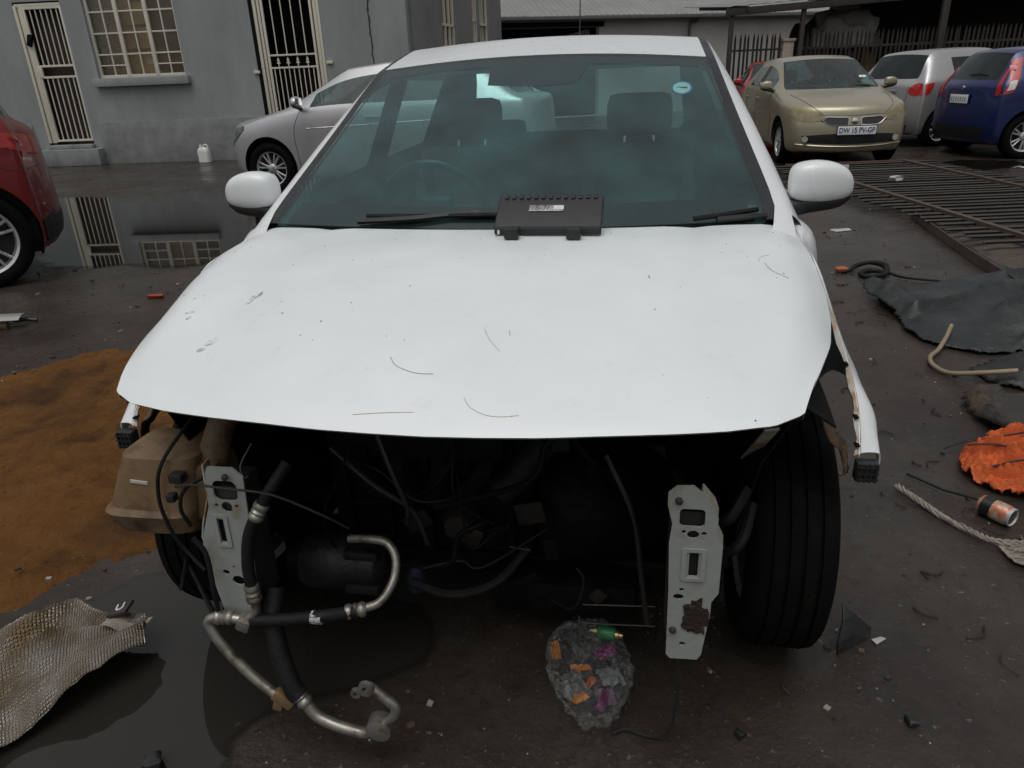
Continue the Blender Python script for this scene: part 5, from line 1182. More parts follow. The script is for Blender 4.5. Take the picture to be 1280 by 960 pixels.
def carport():
    t = empty('carport', (0, 0, 0), 0, 'dark open-sided carport roof on thin steel posts at the upper right', 'carport')
    ST = mat('dark_brown_steel', (.030, .026, .023), .6, var=.3, scale=3)
    bm = bmesh.new(); G = []
    for v, (y, zo) in enumerate(((19.35, 0), (24.0, .35))):
        G.append([(5.55 + 15 * i / 90, y, 2.68 + .045 * (15 * i / 90) + zo + .02 * (i % 2)) for i in range(91)])
    grid(bm, G); solid(bm, .012); ob('roof_sheet', bm, mat('galvanised_roof', (.2, .2, .2), .6), t, smooth=False)
    boxo('front_beam', (13, 19.42, 2.90), (15, .08, .16), ST, t, Matrix.Rotation(-math.atan(.045), 3, 'Y'), .01)
    for x, y, zt in ((5.68, 19.5, 2.62), (7.42, 19.5, 2.70), (10.75, 19.3, 2.86), (15.2, 19.3, 3.05)): boxo('post', (x, y, zt / 2), (.10 if x < 10 else .16, .10, zt), ST, t, None, .006)
    for k in range(5): boxo('rafter', (6 + 3.2 * k, 21.6, 2.72 + .144 * k + .08), (.06, 4.6, .10), ST, t, Matrix.Rotation(R(4.2), 3, 'X'))
    DK = mat('shade_brown_sheeting', (.016, .013, .011), .85, var=.3, scale=2)  # dark brown deepened, puts the shade under the roof into the sheets
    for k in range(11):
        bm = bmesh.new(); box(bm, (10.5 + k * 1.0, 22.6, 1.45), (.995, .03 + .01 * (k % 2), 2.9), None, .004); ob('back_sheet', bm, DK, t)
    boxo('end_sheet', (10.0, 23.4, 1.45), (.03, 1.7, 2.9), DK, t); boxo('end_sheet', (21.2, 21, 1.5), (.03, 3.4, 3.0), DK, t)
carport()
PALM = mat('dark_palisade_steel', (.040, .036, .032), .55, var=.35, scale=2)
def pale_mesh(h, wd=.055):
    bm = bmesh.new(); prof = [(-wd / 2, .012), (-wd / 4, -.006), (0, .008), (wd / 4, -.006), (wd / 2, .012)]
    G = [[(x, y, z) for x, y in prof] for z in (0, h - .12)] + [[(x * .55, y * .7, h - .05 + (0.02 if abs(x) < wd * .3 else 0)) for x, y in prof], [(x * .12, y * .2, h) for x, y in prof]]
    grid(bm, G); solid(bm, .003); me = bpy.data.meshes.new('pale'); bm.to_mesh(me); bm.free(); setmat(me, PALM); return me
PALE = pale_mesh(2.08)
def palisade(p0, p1, n, label, zr=(.35, 1.72)):
    a = math.atan2(p1[1] - p0[1], p1[0] - p0[0]); Ln = math.hypot(p1[0] - p0[0], p1[1] - p0[1])
    t = empty('palisade_fence', (p0[0], p0[1], 0), a, label, 'fence', 'standing palisade fences')
    for z in zr: boxo('rail', (Ln / 2, .03, z), (Ln, .035, .05), PALM, t)
    rn = random.Random(n)
    for k in range(n):
        o = bpy.data.objects.new('pale', PALE); link(o, t); o.location = (Ln * (k + .5) / n, 0, .02 * rn.random()); o.rotation_euler = (rn.uniform(-.01, .01), rn.uniform(-.012, .012), 0)
    return t
palisade((5.72, 19.72), (7.05, 19.72), 12, 'short palisade fence section against the pale warehouse wall')
palisade((7.50, 19.70), (16.5, 19.1), 84, 'long palisade fence section in front of the dark shed')
pr = empty('gate_pier', (7.18, 19.75, 0), 0, 'pale plastered pier between the two palisade sections', 'pier'); boxo('shaft', (0, 0, .95), (.26, .26, 1.9), mat('pale_pier', (.36, .33, .28), .8), pr, None, .01); boxo('capping', (0, 0, 1.92), (.32, .32, .06), mat('pale_pier', (.36, .33, .28), .8), pr, None, .01)
def heap(name, loc, size, m, label, cat, seed, amp=.35, sub=4):
    bm = bmesh.new(); bmesh.ops.create_icosphere(bm, subdivisions=sub, radius=1)
    for v in bm.verts:
        p = v.co.copy(); q = 1 + amp * noise.fractal(p * 1.6 + Vector((seed, 0, 0)), 1, 2, 5); v.co = Vector((p.x * q * size[0], p.y * q * size[1], max(-.02, (p.z * q + .15) * size[2])))
    o = ob(name, bm, m, ang=80); o.location = loc; tag(o, label, cat); return o
heap('tarpaulin_heap', (9.35, 20.9, 0), (.85, .7, 1.5), mat('ochre_tarpaulin', (.17, .115, .03), .8, var=.3, scale=2), 'ochre tarpaulin heap behind the palisade, above the silver hatchback', 'tarpaulin', 3.3, .25)
heap('scrap_heap', (8.15, 20.8, 0), (.75, .6, 1.95), mat('black_scrap', (.012, .012, .012), .7), 'black covered scrap heap behind the palisade beside the post', 'scrap heap', 8.1, .3)
heap('plastic_sheeting', (8.9, 20.6, 1.75), (.9, .35, .75), mat('grey_plastic_sheeting', (.25, .245, .235), .6, var=.3, scale=3), 'crumpled pale grey sheeting piled up under the carport roof', 'plastic sheet', 5.2, .45)
heap('junk_stack', (8.95, 20.7, 0), (.9, .45, 1.62), mat('black_scrap', (.012, .012, .012), .7), 'dark junk stack below the grey sheeting under the carport', 'scrap heap', 2.2, .35)
yp = empty('yellow_pole', (11.3, 20.4, 0), 0, 'thin yellow pole standing in the dark shed', 'pole'); tubeo('shaft', [(0, 0, 1.9), (.01, 0, 2.5), (.03, 0, 3.0)], .03, mat('yellow_paint', (.33, .20, .03), .6), yp, 8); tubeo('foot', [(0, 0, 0), (0, 0, 1.9)], .035, PALM, yp, 8, 0)

# ---------------------------------------------------------------- scrap on the ground, right side
RAILM = mat('rusty_brown_rail', (.075, .055, .042), .6, var=.35, scale=6, bump=.1)
def lying_palisade():
    t = empty('fallen_palisade_panel', (3.6, 5.35, .03), 0, 'rusty palisade fence panel lying flat on the ground beside the white car', 'fence panel')
    me = pale_mesh(2.25, .06); n = 30; rn = random.Random(4)
    xn = lambda y: .34 + .012 * y; xf = lambda y: 1.78 + .02 * y
    for k in range(n):
        y = .02 + 4.75 * k / (n - 1)
        o = bpy.data.objects.new('pale', me); link(o, t); o.location = (rn.uniform(-.03, .05) + .01 * y, y + rn.uniform(-.012, .012), .035 + .012 * rn.random()); o.rotation_euler = (0, R(90) - .012, R(2) + rn.uniform(-.006, .006))
        o.rotation_euler = Matrix(((0, 0, 1), (1, 0, 0), (0, 1, 0))).to_euler()
        o.rotation_euler.rotate_axis('X', 0); 
    for f, nm in ((xn, 'rail'), (xf, 'rail')):
        b = bmesh.new(); P = [Vector((f(y), y, .075)) for y in (-.05, 4.85)]
        d_ = (P[1] - P[0]); c = (P[0] + P[1]) / 2; rot = Matrix.Rotation(-math.atan2(d_.x, d_.y), 3, 'Z')
        box(b, c, (.05, d_.length, .008), rot); box(b, c + Vector((-.022, 0, -.022)), (.007, d_.length, .045), rot); ob(nm, b, RAILM, t)
    boxo('end_rail', (1.06, 4.86, .06), (1.6, .05, .03), mat('red_oxide', (.10, .045, .032), .7), t, None, .004); boxo('end_rail', (1.2, -.09, .06), (1.8, .05, .03), mat('red_oxide', (.10, .045, .032), .7), t, None, .004)
lying_palisade()
ai = empty('angle_iron', (3.78, 6.74, 0), 0, 'long rusty angle iron lying between the fence panel and the tarpaulins', 'steel bar')
bm = bmesh.new(); P = [Vector((0, 0, .004)), Vector((-.36, -1.36, .004)), Vector((-.72, -2.9, .004))]
for a, b in zip(P, P[1:]):
    d_ = b - a; rot = Matrix.Rotation(-math.atan2(d_.x, d_.y), 3, 'Z'); c = (a + b) / 2
    box(bm, c + Vector((0, 0, .035)), (.008, d_.length, .07), rot); box(bm, c + Vector((.035, 0, .004)), (.07, d_.length, .008), rot)
ob('bar', bm, RAILM, ai)
sheet('soil', [(3.85, 6.7), (4.2, 6.6), (5.6, 6.6), (6.0, 5), (4.4, 3.7), (3.35, 3.9), (3.4, 4.6), (3.5, 5.4)], mat('grey_brown_dirt', (.075, .06, .048), .9, scale=4, c2=(.04, .032, .026), patch=.55, bump=.6, bscale=50), 0, 'structure', n=70, amp=.06, seed=12, height=lambda x, y, s: -.01 + min(.03, max(s, -.1) * .15) + .006 * noise.noise(Vector((x * 8, y * 8, 0))))
def cloth(name, outline, m, label, cat, seed, hgt, fold=4.0, n=60, lift=None, amp=.04, fine=.18, ang=None):
    def H(x, y, s):
        u, v = (x * fold, y * fold * .7) if ang is None else ((x * math.cos(ang) + y * math.sin(ang)) * fold * .28, (-x * math.sin(ang) + y * math.cos(ang)) * fold)
        r = 1 - abs(noise.noise(Vector((u, v, seed))) + .35 * noise.noise(Vector((u * 2.1, v * 2.3, seed + 1)))) * 2
        r2 = noise.fractal(Vector((x * fold * 3, y * fold * 3, seed + 4)), 1, 2, 4)
        h = .012 + hgt * (.35 + .65 * r * r) * min(1, max(0, s / .10 + .25)) + fine * hgt * r2
        if lift: h += lift(x, y, s)
        return max(.006, h)
    o = sheet(name, outline, m, 0, None, n=n, amp=amp, seed=seed, height=H)
    tag(o, label, cat)
    md = o.modifiers.new('t', 'SOLIDIFY'); md.thickness = .004; md.offset = 1
    return o

TARP = mat('black_grey_tarpaulin', (.015, .017, .018), .5, scale=3, c2=(.034, .036, .034), patch=.58, bump=.35, bscale=40)
cloth('tarpaulin', [(2.25, 4.38), (2.30, 4.46), (2.6, 4.44), (3.0, 4.62), (3.45, 4.60), (3.9, 4.2), (3.6, 3.6), (3.0, 3.35), (2.6, 3.30), (2.32, 3.33), (2.15, 3.58), (2.22, 3.85), (2.24, 4.15)], TARP, 'large crumpled dark grey tarpaulin below the fallen fence panel', 'tarpaulin', 1.5, .085, 4.5, 150, ang=.5, fine=.10, lift=lambda x, y, s: .07 * max(0, 1 - abs(x - 2.3) / .14) * max(0, min(1, (y - 3.8) / .3)))
cloth('tarpaulin', [(2.15, 3.06), (2.28, 3.16), (2.5, 3.24), (3.0, 3.2), (3.1, 2.9), (2.7, 2.78), (2.28, 2.9)], mat('black_rubber_sheet', (.014, .014, .014), .5, var=.3, bump=.3, bscale=20), 'small black rubber sheet at the right edge under the beige hose', 'rubber sheet', 6.5, .07, 4, 50)
cloth('mud_flap', [(1.95, 2.80), (2.02, 2.82), (2.35, 2.78), (2.6, 2.6), (2.3, 2.42), (1.97, 2.38), (1.88, 2.44), (1.92, 2.64)], mat('muddy_rubber', (.030, .026, .022), .75, scale=6, c2=(.085, .058, .032), patch=.58, bump=.4), 'muddy dark floor mat with a curled edge above the orange cloth', 'floor mat', 9.5, .05, 3, 50, lambda x, y, s: .055 * max(0, 1 - abs(s - .02) / .05) * (1 if x < 2.06 else 0))
ORG = mat('orange_cloth', (.55, .105, .022), .75, scale=7, c2=(.36, .058, .014), patch=.58, bump=.25, bscale=120)
cloth('orange_cloth', [(1.58, 2.18), (1.61, 2.27), (1.69, 2.34), (1.82, 2.39), (2.0, 2.36), (2.15, 2.2), (2.0, 2.02), (1.78, 1.96), (1.66, 2.02), (1.60, 2.10)], ORG, 'crumpled orange cloth on the tarmac at the right edge', 'cloth', 3.5, .12, 20.0, 170, amp=.035, fine=.14, ang=-.55)
for k, P_ in enumerate([[(1.60, 2.24, .10), (1.70, 2.22, .105), (1.80, 2.14, .11), (1.9, 2.1, .1)], [(1.64, 2.30, .08), (1.76, 2.27, .115), (1.86, 2.3, .11)], [(1.62, 2.12, .08), (1.72, 2.10, .11), (1.8, 2.04, .09)], [(1.60, 2.36, .02), (1.66, 2.35, .05), (1.74, 2.33, .09)]]): tubeo('drawstring', [Vector(q) - Vector((0, 0, 0)) for q in P_], .0035, BLACKP, bpy.data.objects['orange_cloth'], 6)
boxo_ = boxo
tubeo_top = lambda name, pts, r, m, label, cat, seg=10, n=6: tag(tubeo(name, pts, r, m, None, seg, n), label, cat)
tubeo_top('beige_hose', [(2.29, 3.53, .085), (2.23, 3.46, .045), (2.14, 3.36, .02), (2.05, 3.27, .018), (2.01, 3.17, .016), (2.03, 3.07, .016), (2.12, 2.98, .05), (2.24, 2.93, .075)], .011, mat('beige_hose', (.26, .20, .13), .6), 'thin beige hose curving out from under the tarpaulin', 'hose')
tubeo_top('rubber_loop', [(2.33, 4.90, .012), (2.40, 4.93, .02), (2.46, 4.99, .03), (2.56, 5.0, .05), (2.62, 4.90, .05), (2.56, 4.76, .03), (2.44, 4.74, .02), (2.42, 4.82, .02), (2.5, 4.86, .03), (2.58, 4.80, .03), (2.66, 4.68, .02), (2.85, 4.58, .014)], [.008, .014, .018, .014, .022, .018, .012, .018, .02, .012, .009, .006], RUBBER, 'tangled black rubber strip on the ground near the fallen panel', 'rubber strip')
tubeo_top('black_rod', [(1.385, 2.205, .012), (1.44, 2.08, .02), (1.53, 1.93, .05)], .005, BLACKP, 'thin straight black rod leaning on the tin can', 'rod', 8, 0)
def can():
    t = empty('tin_can', (1.52, 1.93, 0), R(-62), 'dented drinks can with orange and green print lying by the rope', 'can')
    rot = Matrix.Rotation(R(90), 4, 'Y'); r = .033; b = bmesh.new()
    lathe(b, [(-.05, .024), (-.044, .031), (-.036, r), (.036, r), (.046, .028)], 'X', 28, (0, 0, r)); 
    ob('can_body', b, mat('printed_tin', (.42, .13, .06), .35, metal=.3, scale=34, c2=(.42, .42, .36), patch=.52), t)
    b = bmesh.new(); lathe(b, [(.044, .030), (.052, .0305), (.054, .028), (.049, .024), (.048, .002)], 'X', 28, (0, 0, r)); ob('can_rim', b, mat('bright_tin', (.62, .62, .61), .35, metal=.6, var=.1), t)
    b = bmesh.new(); lathe(b, [(.0495, .024), (.0492, .001)], 'X', 20, (0, 0, r)); ob('can_end', b, mat('can_inner', (.12, .11, .10), .4, metal=.6), t)
    b = bmesh.new(); lathe(b, [(-.036, r + .0006), (-.005, r + .0006)], 'X', 28, (0, 0, r)); ob('dark_band', b, mat('black_print', (.012, .012, .012), .4), t)
can()
def rope():
    t = empty('frayed_rope', (0, 0, 0), 0, 'dirty white rope with a frayed end stretched along the tarmac', 'rope')
    m = mat('dirty_white_fibre', (.27, .24, .20), .85, var=.4, scale=40, bump=.5, bscale=90); rn = random.Random(2)
    main = spline([(1.31, 2.125, .012), (1.335, 2.04, .014), (1.36, 1.94, .012), (1.395, 1.845, .014), (1.43, 1.79, .018), (1.52, 1.765, .02), (1.64, 1.74, .02)], 10)
    for k in range(5):
        b = bmesh.new(); P = []
        for i, p in enumerate(main):
            a = i * .55 + k * 1.26; rr = .006 + .004 * math.sin(i * .4 + k); P.append(p + Vector((math.cos(a) * rr, math.sin(a) * rr * .4, math.sin(a) * rr * .8)))
        tube(b, P, .0045, 5); ob('strand', b, m, t)
    b = bmesh.new()
    for k in range(46):
        x, y = 1.43 + rn.random() * .14, 1.76 - rn.random() * .10; a = rn.uniform(-.6, .5); L_ = rn.uniform(.04, .14)
        tube(b, spline([(x, y, .008 + rn.random() * .02), (x + L_ * .5 * math.cos(a), y + L_ * .5 * math.sin(a) - .01, .02 + rn.random() * .012), (x + L_ * math.cos(a + .4), y + L_ * math.sin(a + .4) - .02, .006)], 3), .0022, 4)
    tag(ob('frayed_fibres', b, m, t), kind='stuff')
    b = bmesh.new(); G = []
    for i in range(12):
        G.append([(1.43 + i * .013, 1.785 - j * .013 - .02 * math.sin(i * .5), .010 + .012 * abs(noise.noise(Vector((i * .5, j * .6, 2))))) for j in range(8)])
    grid(b, G); solid(b, .002); ob('torn_plastic', b, m, t)
rope()
def shard():
    b = bmesh.new(); plate(b, [(0, 0), (.115, .01), (.118, .05), (.07, .13), (.045, .175), (.03, .12), (.005, .05)], [], .006, lambda u, v, w_: Vector((u, w_ + .03 * (v / .175) ** 2 + .2 * (u - .06) ** 2 * 10 * .5, v * .66)))
    bmesh.ops.bevel(b, geom=list(b.edges), offset=.001, segments=1, affect='EDGES'); o = ob('plastic_shard', b, BLACKP); o.location = (.785, 1.375, .002); o.rotation_euler = (R(-8), 0, R(24)); tag(o, 'pointed black plastic shard leaning by the right front tyre', 'plastic shard')
shard()

# ---------------------------------------------------------------- plastic bag and coloured rubbish
def bag():
    m, N, L, P = nodes('crumpled_clear_plastic'); N.remove(P)
    tc = N.new('ShaderNodeTexCoord'); n1 = N.new('ShaderNodeTexNoise'); n1.inputs['Scale'].default_value = 26; n1.inputs['Detail'].default_value = 9; n1.inputs['Roughness'].default_value = .7; n1.inputs['Distortion'].default_value = 2.0; L.new(tc.outputs['Object'], n1.inputs['Vector'])
    b = N.new('ShaderNodeBump'); b.inputs['Strength'].default_value = 1.0; b.inputs['Distance'].default_value = .012; L.new(n1.outputs[0], b.inputs['Height'])
    gl = N.new('ShaderNodeBsdfGlossy'); gl.inputs['Roughness'].default_value = .07; L.new(b.outputs[0], gl.inputs['Normal'])
    tr_ = N.new('ShaderNodeBsdfTransparent'); tr_.inputs[0].default_value = (.90, .90, .90, 1); df = N.new('ShaderNodeBsdfDiffuse'); df.inputs[0].default_value = (.5, .5, .5, 1)
    lw = N.new('ShaderNodeLayerWeight'); lw.inputs[0].default_value = .22; L.new(b.outputs[0], lw.inputs['Normal'])
    mr = N.new('ShaderNodeMapRange'); mr.inputs[1].default_value = .45; mr.inputs[2].default_value = .68; mr.inputs[3].default_value = .03; mr.inputs[4].default_value = .30; L.new(n1.outputs[0], mr.inputs[0])
    m1 = N.new('ShaderNodeMixShader'); L.new(mr.outputs[0], m1.inputs[0]); L.new(tr_.outputs[0], m1.inputs[1]); L.new(gl.outputs[0], m1.inputs[2])
    m2 = N.new('ShaderNodeMixShader'); m2.inputs[0].default_value = .025; L.new(m1.outputs[0], m2.inputs[1]); L.new(df.outputs[0], m2.inputs[2]); L.new(m2.outputs[0], N['Material Output'].inputs[0])
    t = empty('plastic_bag', (.155, 1.31, 0), 0, 'crumpled clear plastic bag of coloured wrappers on the ground in front of the car', 'bag')
    bm = bmesh.new(); bmesh.ops.create_icosphere(bm, subdivisions=6, radius=1)
    for v in bm.verts:
        p = v.co.copy(); f = noise.fractal(p * 1.7 + Vector((3, 1, 0)), .9, 2.2, 6) * .14 + .22 * (.3 - abs(noise.noise(p * 3.1 + Vector((5, 0, 0))))) + .12 * (.25 - abs(noise.noise(p * 7))); w_ = 1 - .35 * max(0, -p.y) ** 2
        v.co = Vector((p.x * (.098 * w_) * (1 + f), p.y * .155 * (1 + f * .6), max(.004, .056 + p.z * .06 * (1 + 3 * f))))
    ob('film', bm, m, t, ang=70)
    rn = random.Random(8)
    for i, (x, y, c, sx, sy, a) in enumerate([(-.02, .0, (.50, .16, .01), .05, .02, .1), (-.03, -.09, (.48, .17, .01), .04, .022, .5), (.0, -.045, (.45, .12, .04), .03, .016, .9), (-.075, .06, (.45, .18, .01), .022, .05, .1), (.045, .045, (.20, .02, .12), .05, .035, .6), (.02, -.10, (.22, .04, .15), .018, .06, -.4), (.05, -.02, (.20, .22, .22), .055, .06, .2), (-.04, -.05, (.13, .135, .13), .06, .07, .4), (.03, -.08, (.16, .10, .14), .04, .06, .1), (.01, .07, (.09, .09, .085), .08, .06, .3)]):
        b = bmesh.new(); G = [[(sx * (u - .5), sy * (v - .5), .012 * noise.noise(Vector((u * 4, v * 4, i)))) for u in np.linspace(0, 1, 9)] for v in np.linspace(0, 1, 9)]; grid(b, G); solid(b, .001)
        o = ob('wrapper', b, mat('wrapper_%d' % i, c, .4, var=.4, scale=60), t); o.location = (x, y, .062 if i < 6 else .05); o.rotation_euler = (rn.uniform(-.2, .2), rn.uniform(-.2, .2), a)
bag()
gp = empty('green_valve', (.205, 1.375, .125), R(-18), 'small green valve with brass ends resting on the plastic bag', 'valve')
bm = bmesh.new(); lathe(bm, [(-.022, .013), (-.018, .016), (.018, .016), (.022, .013)], 'X', 18); ob('valve_body', bm, mat('green_plastic', (.03, .17, .06), .4), gp)
for s in (-1, 1):
    bm = bmesh.new(); lathe(bm, [(s * .022, .012), (s * .03, .012), (s * .031, .008), (s * .04, .007)], 'X', 14); ob('brass_end', bm, mat('brass', (.45, .33, .16), .35, metal=.9), gp)
gp.location.z = .104

# ---------------------------------------------------------------- embossed heat shield and left bits
def heat_shield():
    m, N, L, P = nodes('embossed_heat_shield'); P.inputs['Metallic'].default_value = .75; P.inputs['Roughness'].default_value = .34
    uv = N.new('ShaderNodeUVMap'); sp = N.new('ShaderNodeSeparateXYZ'); L.new(uv.outputs[0], sp.inputs[0])
    def wave(i, f):
        a = N.new('ShaderNodeMath'); a.operation = 'MULTIPLY'; a.inputs[1].default_value = f; L.new(i, a.inputs[0]); s = N.new('ShaderNodeMath'); s.operation = 'SINE'; L.new(a.outputs[0], s.inputs[0]); return s.outputs[0]
    mu = N.new('ShaderNodeMath'); mu.operation = 'MAXIMUM'; L.new(wave(sp.outputs[0], 2 * math.pi * 118), mu.inputs[0]); L.new(wave(sp.outputs[1], 2 * math.pi * 52), mu.inputs[1])
    b = N.new('ShaderNodeBump'); b.inputs['Strength'].default_value = 1.0; b.inputs['Distance'].default_value = .004; b.invert = True; L.new(mu.outputs[0], b.inputs['Height']); L.new(b.outputs[0], P.inputs['Normal'])
    tc = N.new('ShaderNodeTexCoord'); n1 = N.new('ShaderNodeTexNoise'); n1.inputs['Scale'].default_value = 9; n1.inputs['Detail'].default_value = 8; L.new(tc.outputs['Object'], n1.inputs['Vector'])
    r = N.new('ShaderNodeValToRGB'); r.color_ramp.elements[0].position = .38; r.color_ramp.elements[1].position = .66; r.color_ramp.elements[0].color = (.42, .31, .19, 1); r.color_ramp.elements[1].color = (.78, .75, .68, 1); L.new(n1.outputs[0], r.inputs[0])
    g = N.new('ShaderNodeMapRange'); g.inputs[1].default_value = -.2; g.inputs[2].default_value = 1; g.inputs[3].default_value = 0; g.inputs[4].default_value = .68; L.new(mu.outputs[0], g.inputs[0])
    x = N.new('ShaderNodeMix'); x.data_type = 'RGBA'; L.new(g.outputs[0], x.inputs[0]); L.new(r.outputs[0], x.inputs[6]); x.inputs[7].default_value = (.06, .04, .022, 1); L.new(x.outputs[2], P.inputs['Base Color'])
    t = empty('heat_shield', (-1.2, 1.5, 0), 0, 'crumpled embossed metal heat shield lying in the puddle at lower left', 'heat shield')
    bm = bmesh.new(); uvl = bm.loops.layers.uv.new('UVMap'); nu, nv = 60, 30
    def pt(u, v):      # u along the length left to right, v near edge to far edge
        U = [0, .35, .6, .8, 1]
        n_ = Vector((ip(u, U, [-1.50, -1.27, -1.16, -1.05, -.945]), ip(u, U, [.80, 1.06, 1.18, 1.30, 1.43]), .03 + .03 * u))
        F = [0, .35, .55, .68, .76, .84, .92, 1]
        f_ = Vector((ip(u, F, [-1.85, -1.58, -1.38, -1.26, -1.215, -1.15, -1.07, -1.00]), ip(u, F, [1.22, 1.36, 1.47, 1.545, 1.61, 1.575, 1.55, 1.55]), .06 + .02 * u))
        q = n_.lerp(f_, v)
        q.z += .032 * math.sin(v * 3.1) + .020 * math.sin((u * 2.6 + v * .55 + .15 * math.sin(u * 11)) * 2 * math.pi) * (1 - .5 * v) + .035 * abs(noise.noise(Vector((u * 7 - v * 4, v * 3, 7)))) + .014 * abs(noise.noise(Vector((u * 15 + v * 9, v * 7, 3)))) + .012 * noise.noise(Vector((u * 5, v * 4, 1))) + .012 * math.sin(u * 9 - v * 5)
        return Vector((q.x + 1.2, q.y - 1.5, max(.012, q.z)))
    V = [[bm.verts.new(pt(i / nu, j / nv)) for j in range(nv + 1)] for i in range(nu + 1)]
    for i in range(nu):
        for j in range(nv):
            f = bm.faces.new((V[i][j], V[i + 1][j], V[i + 1][j + 1], V[i][j + 1]))
            for l, (a, c) in zip(f.loops, ((i, j), (i + 1, j), (i + 1, j + 1), (i, j + 1))): l[uvl].uv = (a / nu, c / nv)
    o = ob('embossed_sheet', bm, m, t); md = o.modifiers.new('t', 'SOLIDIFY'); md.thickness = .003
    b = bmesh.new(); grid(b, [[Vector((.11 + .12 * i / 10, -.01 + .025 * j - .004 * i, .090 + .008 * math.sin(i * .7) - .004 * j)) for j in range(4)] for i in range(11)]); solid(b, .003)
    st = ob('fabric_strap', b, mat('grey_strap', (.24, .21, .17), .8, var=.3, scale=30), t)
    b = bmesh.new(); box(b, (.145, .035, .105), (.055, .05, .010), Matrix.Rotation(R(-14), 3, 'Y'), .004); tg = ob('dark_tag', b, mat('dark_tag', (.030, .024, .022), .6), t)
    text('tag_letter', 'U', .036, mat('tag_white', (.6, .58, .54), .6), tg, Matrix.Translation((.146, .034, .1115)) @ Matrix.Rotation(R(8), 4, 'Z') @ Matrix.Rotation(R(-14), 4, 'Y'), .001)
heat_shield()
tr = empty('car_trim_piece', (-3.28, 4.44, 0), R(8), 'broken silver-grey car trim piece at the left edge of the tarmac', 'car part')
bm = bmesh.new(); G = [[(x - .2, y * (1 - .5 * max(0, x) ** 2), .05 + .035 * math.cos(y * 14) - .05 * x * x) for y in np.linspace(-.08, .08, 7)] for x in np.linspace(-.4, .38, 14)]; grid(bm, G); solid(bm, .004); ob('trim_shell', bm, SILV2, tr)
tubeo('trim_end', [(.10, .02, .03), (.18, .03, .03), (.24, .03, .02)], .012, BLACKP, tr); boxo('trim_base', (-.15, -.05, .02), (.5, .05, .04), BROWN, tr, None, .01)
def bit(name, loc, size, m, label, cat, seed, rz=0.0):
    """small angular scrap: bevelled, twisted lump"""
    bm = bmesh.new(); box(bm, (0, 0, size[2] / 2), size, None, min(size) * .2)
    for v in bm.verts: v.co += Vector((noise.noise(v.co * 60 + Vector((seed, 0, 0))), noise.noise(v.co * 60 + Vector((0, seed, 0))), 0)) * min(size[0], size[1]) * .5
    o = ob(name, bm, m); o.location = loc; o.rotation_euler = (0, 0, rz); tag(o, label, cat); return o
bit('brick_chip', (2.35, 4.96, 0), (.07, .05, .035), mat('orange_brick', (.36, .11, .04), .9), 'orange brick chip left of the tangled rubber strip', 'brick chip', 1)
PAPER = mat('dirty_paper', (.42, .42, .40), .8, var=.2)
bit('paper_scrap', (2.95, 6.33, .003), (.16, .07, .006), PAPER, 'flat pale paper scrap on the tarmac right of the white mirror', 'paper scrap', 2, .3)
bit('paper_scrap', (4.5, 8.5, .085), (.12, .10, .05), PAPER, 'crumpled white paper scrap lying on the fallen fence panel', 'paper scrap', 3, .5)
bit('red_scrap', (-2.51, 5.01, .002), (.11, .05, .02), mat('red_scrap', (.35, .05, .03), .6), 'small red plastic scrap on the tarmac left of the bonnet', 'plastic scrap', 4, .2)
bit('plastic_disc', (.86, 1.17, .001), (.022, .022, .014), BLACKP, 'small black plastic disc at the lower right of the tarmac', 'plastic disc', 5)
bit('black_clip', (.47, 1.15, .001), (.022, .018, .016), BLACKP, 'small black clip on the ground below the right bracket', 'clip', 6, .6)
bit('black_nut', (-.81, 1.13, .006), (.035, .03, .03), BLACKP, 'black plastic lump in the puddle at the bottom edge', 'plastic lump', 7, .4)
bit('white_shard', (.905, 1.42, .001), (.03, .02, .004), PAPER, 'tiny white shard on the tarmac right of the black shard', 'shard', 8, .4)
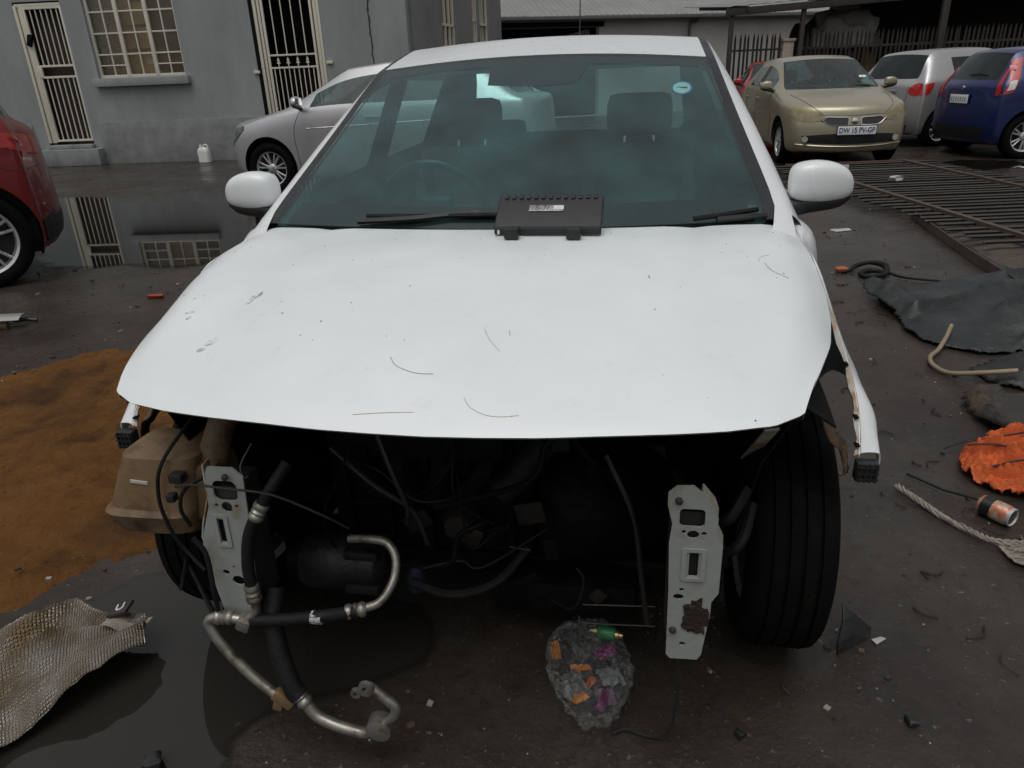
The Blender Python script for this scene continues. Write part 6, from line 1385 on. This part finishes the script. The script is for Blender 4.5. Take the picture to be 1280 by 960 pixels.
bit('bracelet_tag', (3.35, 8.6, .002), (.30, .035, .01), mat('pink_tape', (.45, .25, .24), .7, c2=(.6, .58, .55), scale=30), 'pink and white tape strip on the tarmac behind the right mirror', 'tape', 9, .45)
def gravel():
    rn = random.Random(11); bm = bmesh.new()
    zones = [(.6, 3.2, 1.15, 5.0, 420), (-.7, .9, 1.0, 1.6, 120), (1.5, 6.0, 4.8, 10.5, 330), (-4.5, -1.3, 3.8, 6.0, 140), (-2.8, -1.15, 1.7, 3.7, 520)]
    for x0, x1, y0, y1, n in zones:
        for _ in range(n):
            x, y = rn.uniform(x0, x1), rn.uniform(y0, y1); s = (.0018 + .006 * rn.random() ** 4) * (1 + y * .28)
            z = soil_h(x, y, .3) if x < -1.3 and y < 3.6 else 0
            v = box(bm, (x, y, z + s * .25), (s * rn.uniform(.8, 2.2), s * rn.uniform(.8, 1.6), s * rn.uniform(.4, .9)), Matrix.Rotation(rn.random() * 6, 3, 'Z') @ Matrix.Rotation(rn.uniform(-.4, .4), 3, 'X'))
            k = rn.choice((0, 0, 0, 1, 1, 2)); 
            for f in {f for q in v for f in q.link_faces}: f.material_index = k
    o = ob('gravel', bm, [mat('dark_grit_stone', (.03, .026, .023), .8), mat('brown_grit_stone', (.09, .062, .042), .85), mat('pale_grit_stone', (.26, .24, .21), .85)], smooth=False); tag(o, 'fine grit, leaf scraps and stone chips strewn over the yard', 'grit', kind='stuff')
    b = bmesh.new()
    for _ in range(150):      # leaf and twig scraps
        x, y = rn.uniform(.5, 3.0), rn.uniform(1.1, 5.0); L_ = rn.uniform(.012, .045); a = rn.random() * 6.3
        P = spline([(x, y, .003), (x + L_ * math.cos(a), y + L_ * math.sin(a), .006), (x + 1.8 * L_ * math.cos(a + .5), y + 1.8 * L_ * math.sin(a + .5), .003)], 3); tube(b, P, .0012 + .0025 * rn.random(), 4)
    o = ob('twigs', b, mat('dark_leaf_litter', (.028, .02, .014), .85)); tag(o, 'dark leaf scraps and twigs scattered on the tarmac', 'leaf litter', kind='stuff')
gravel()
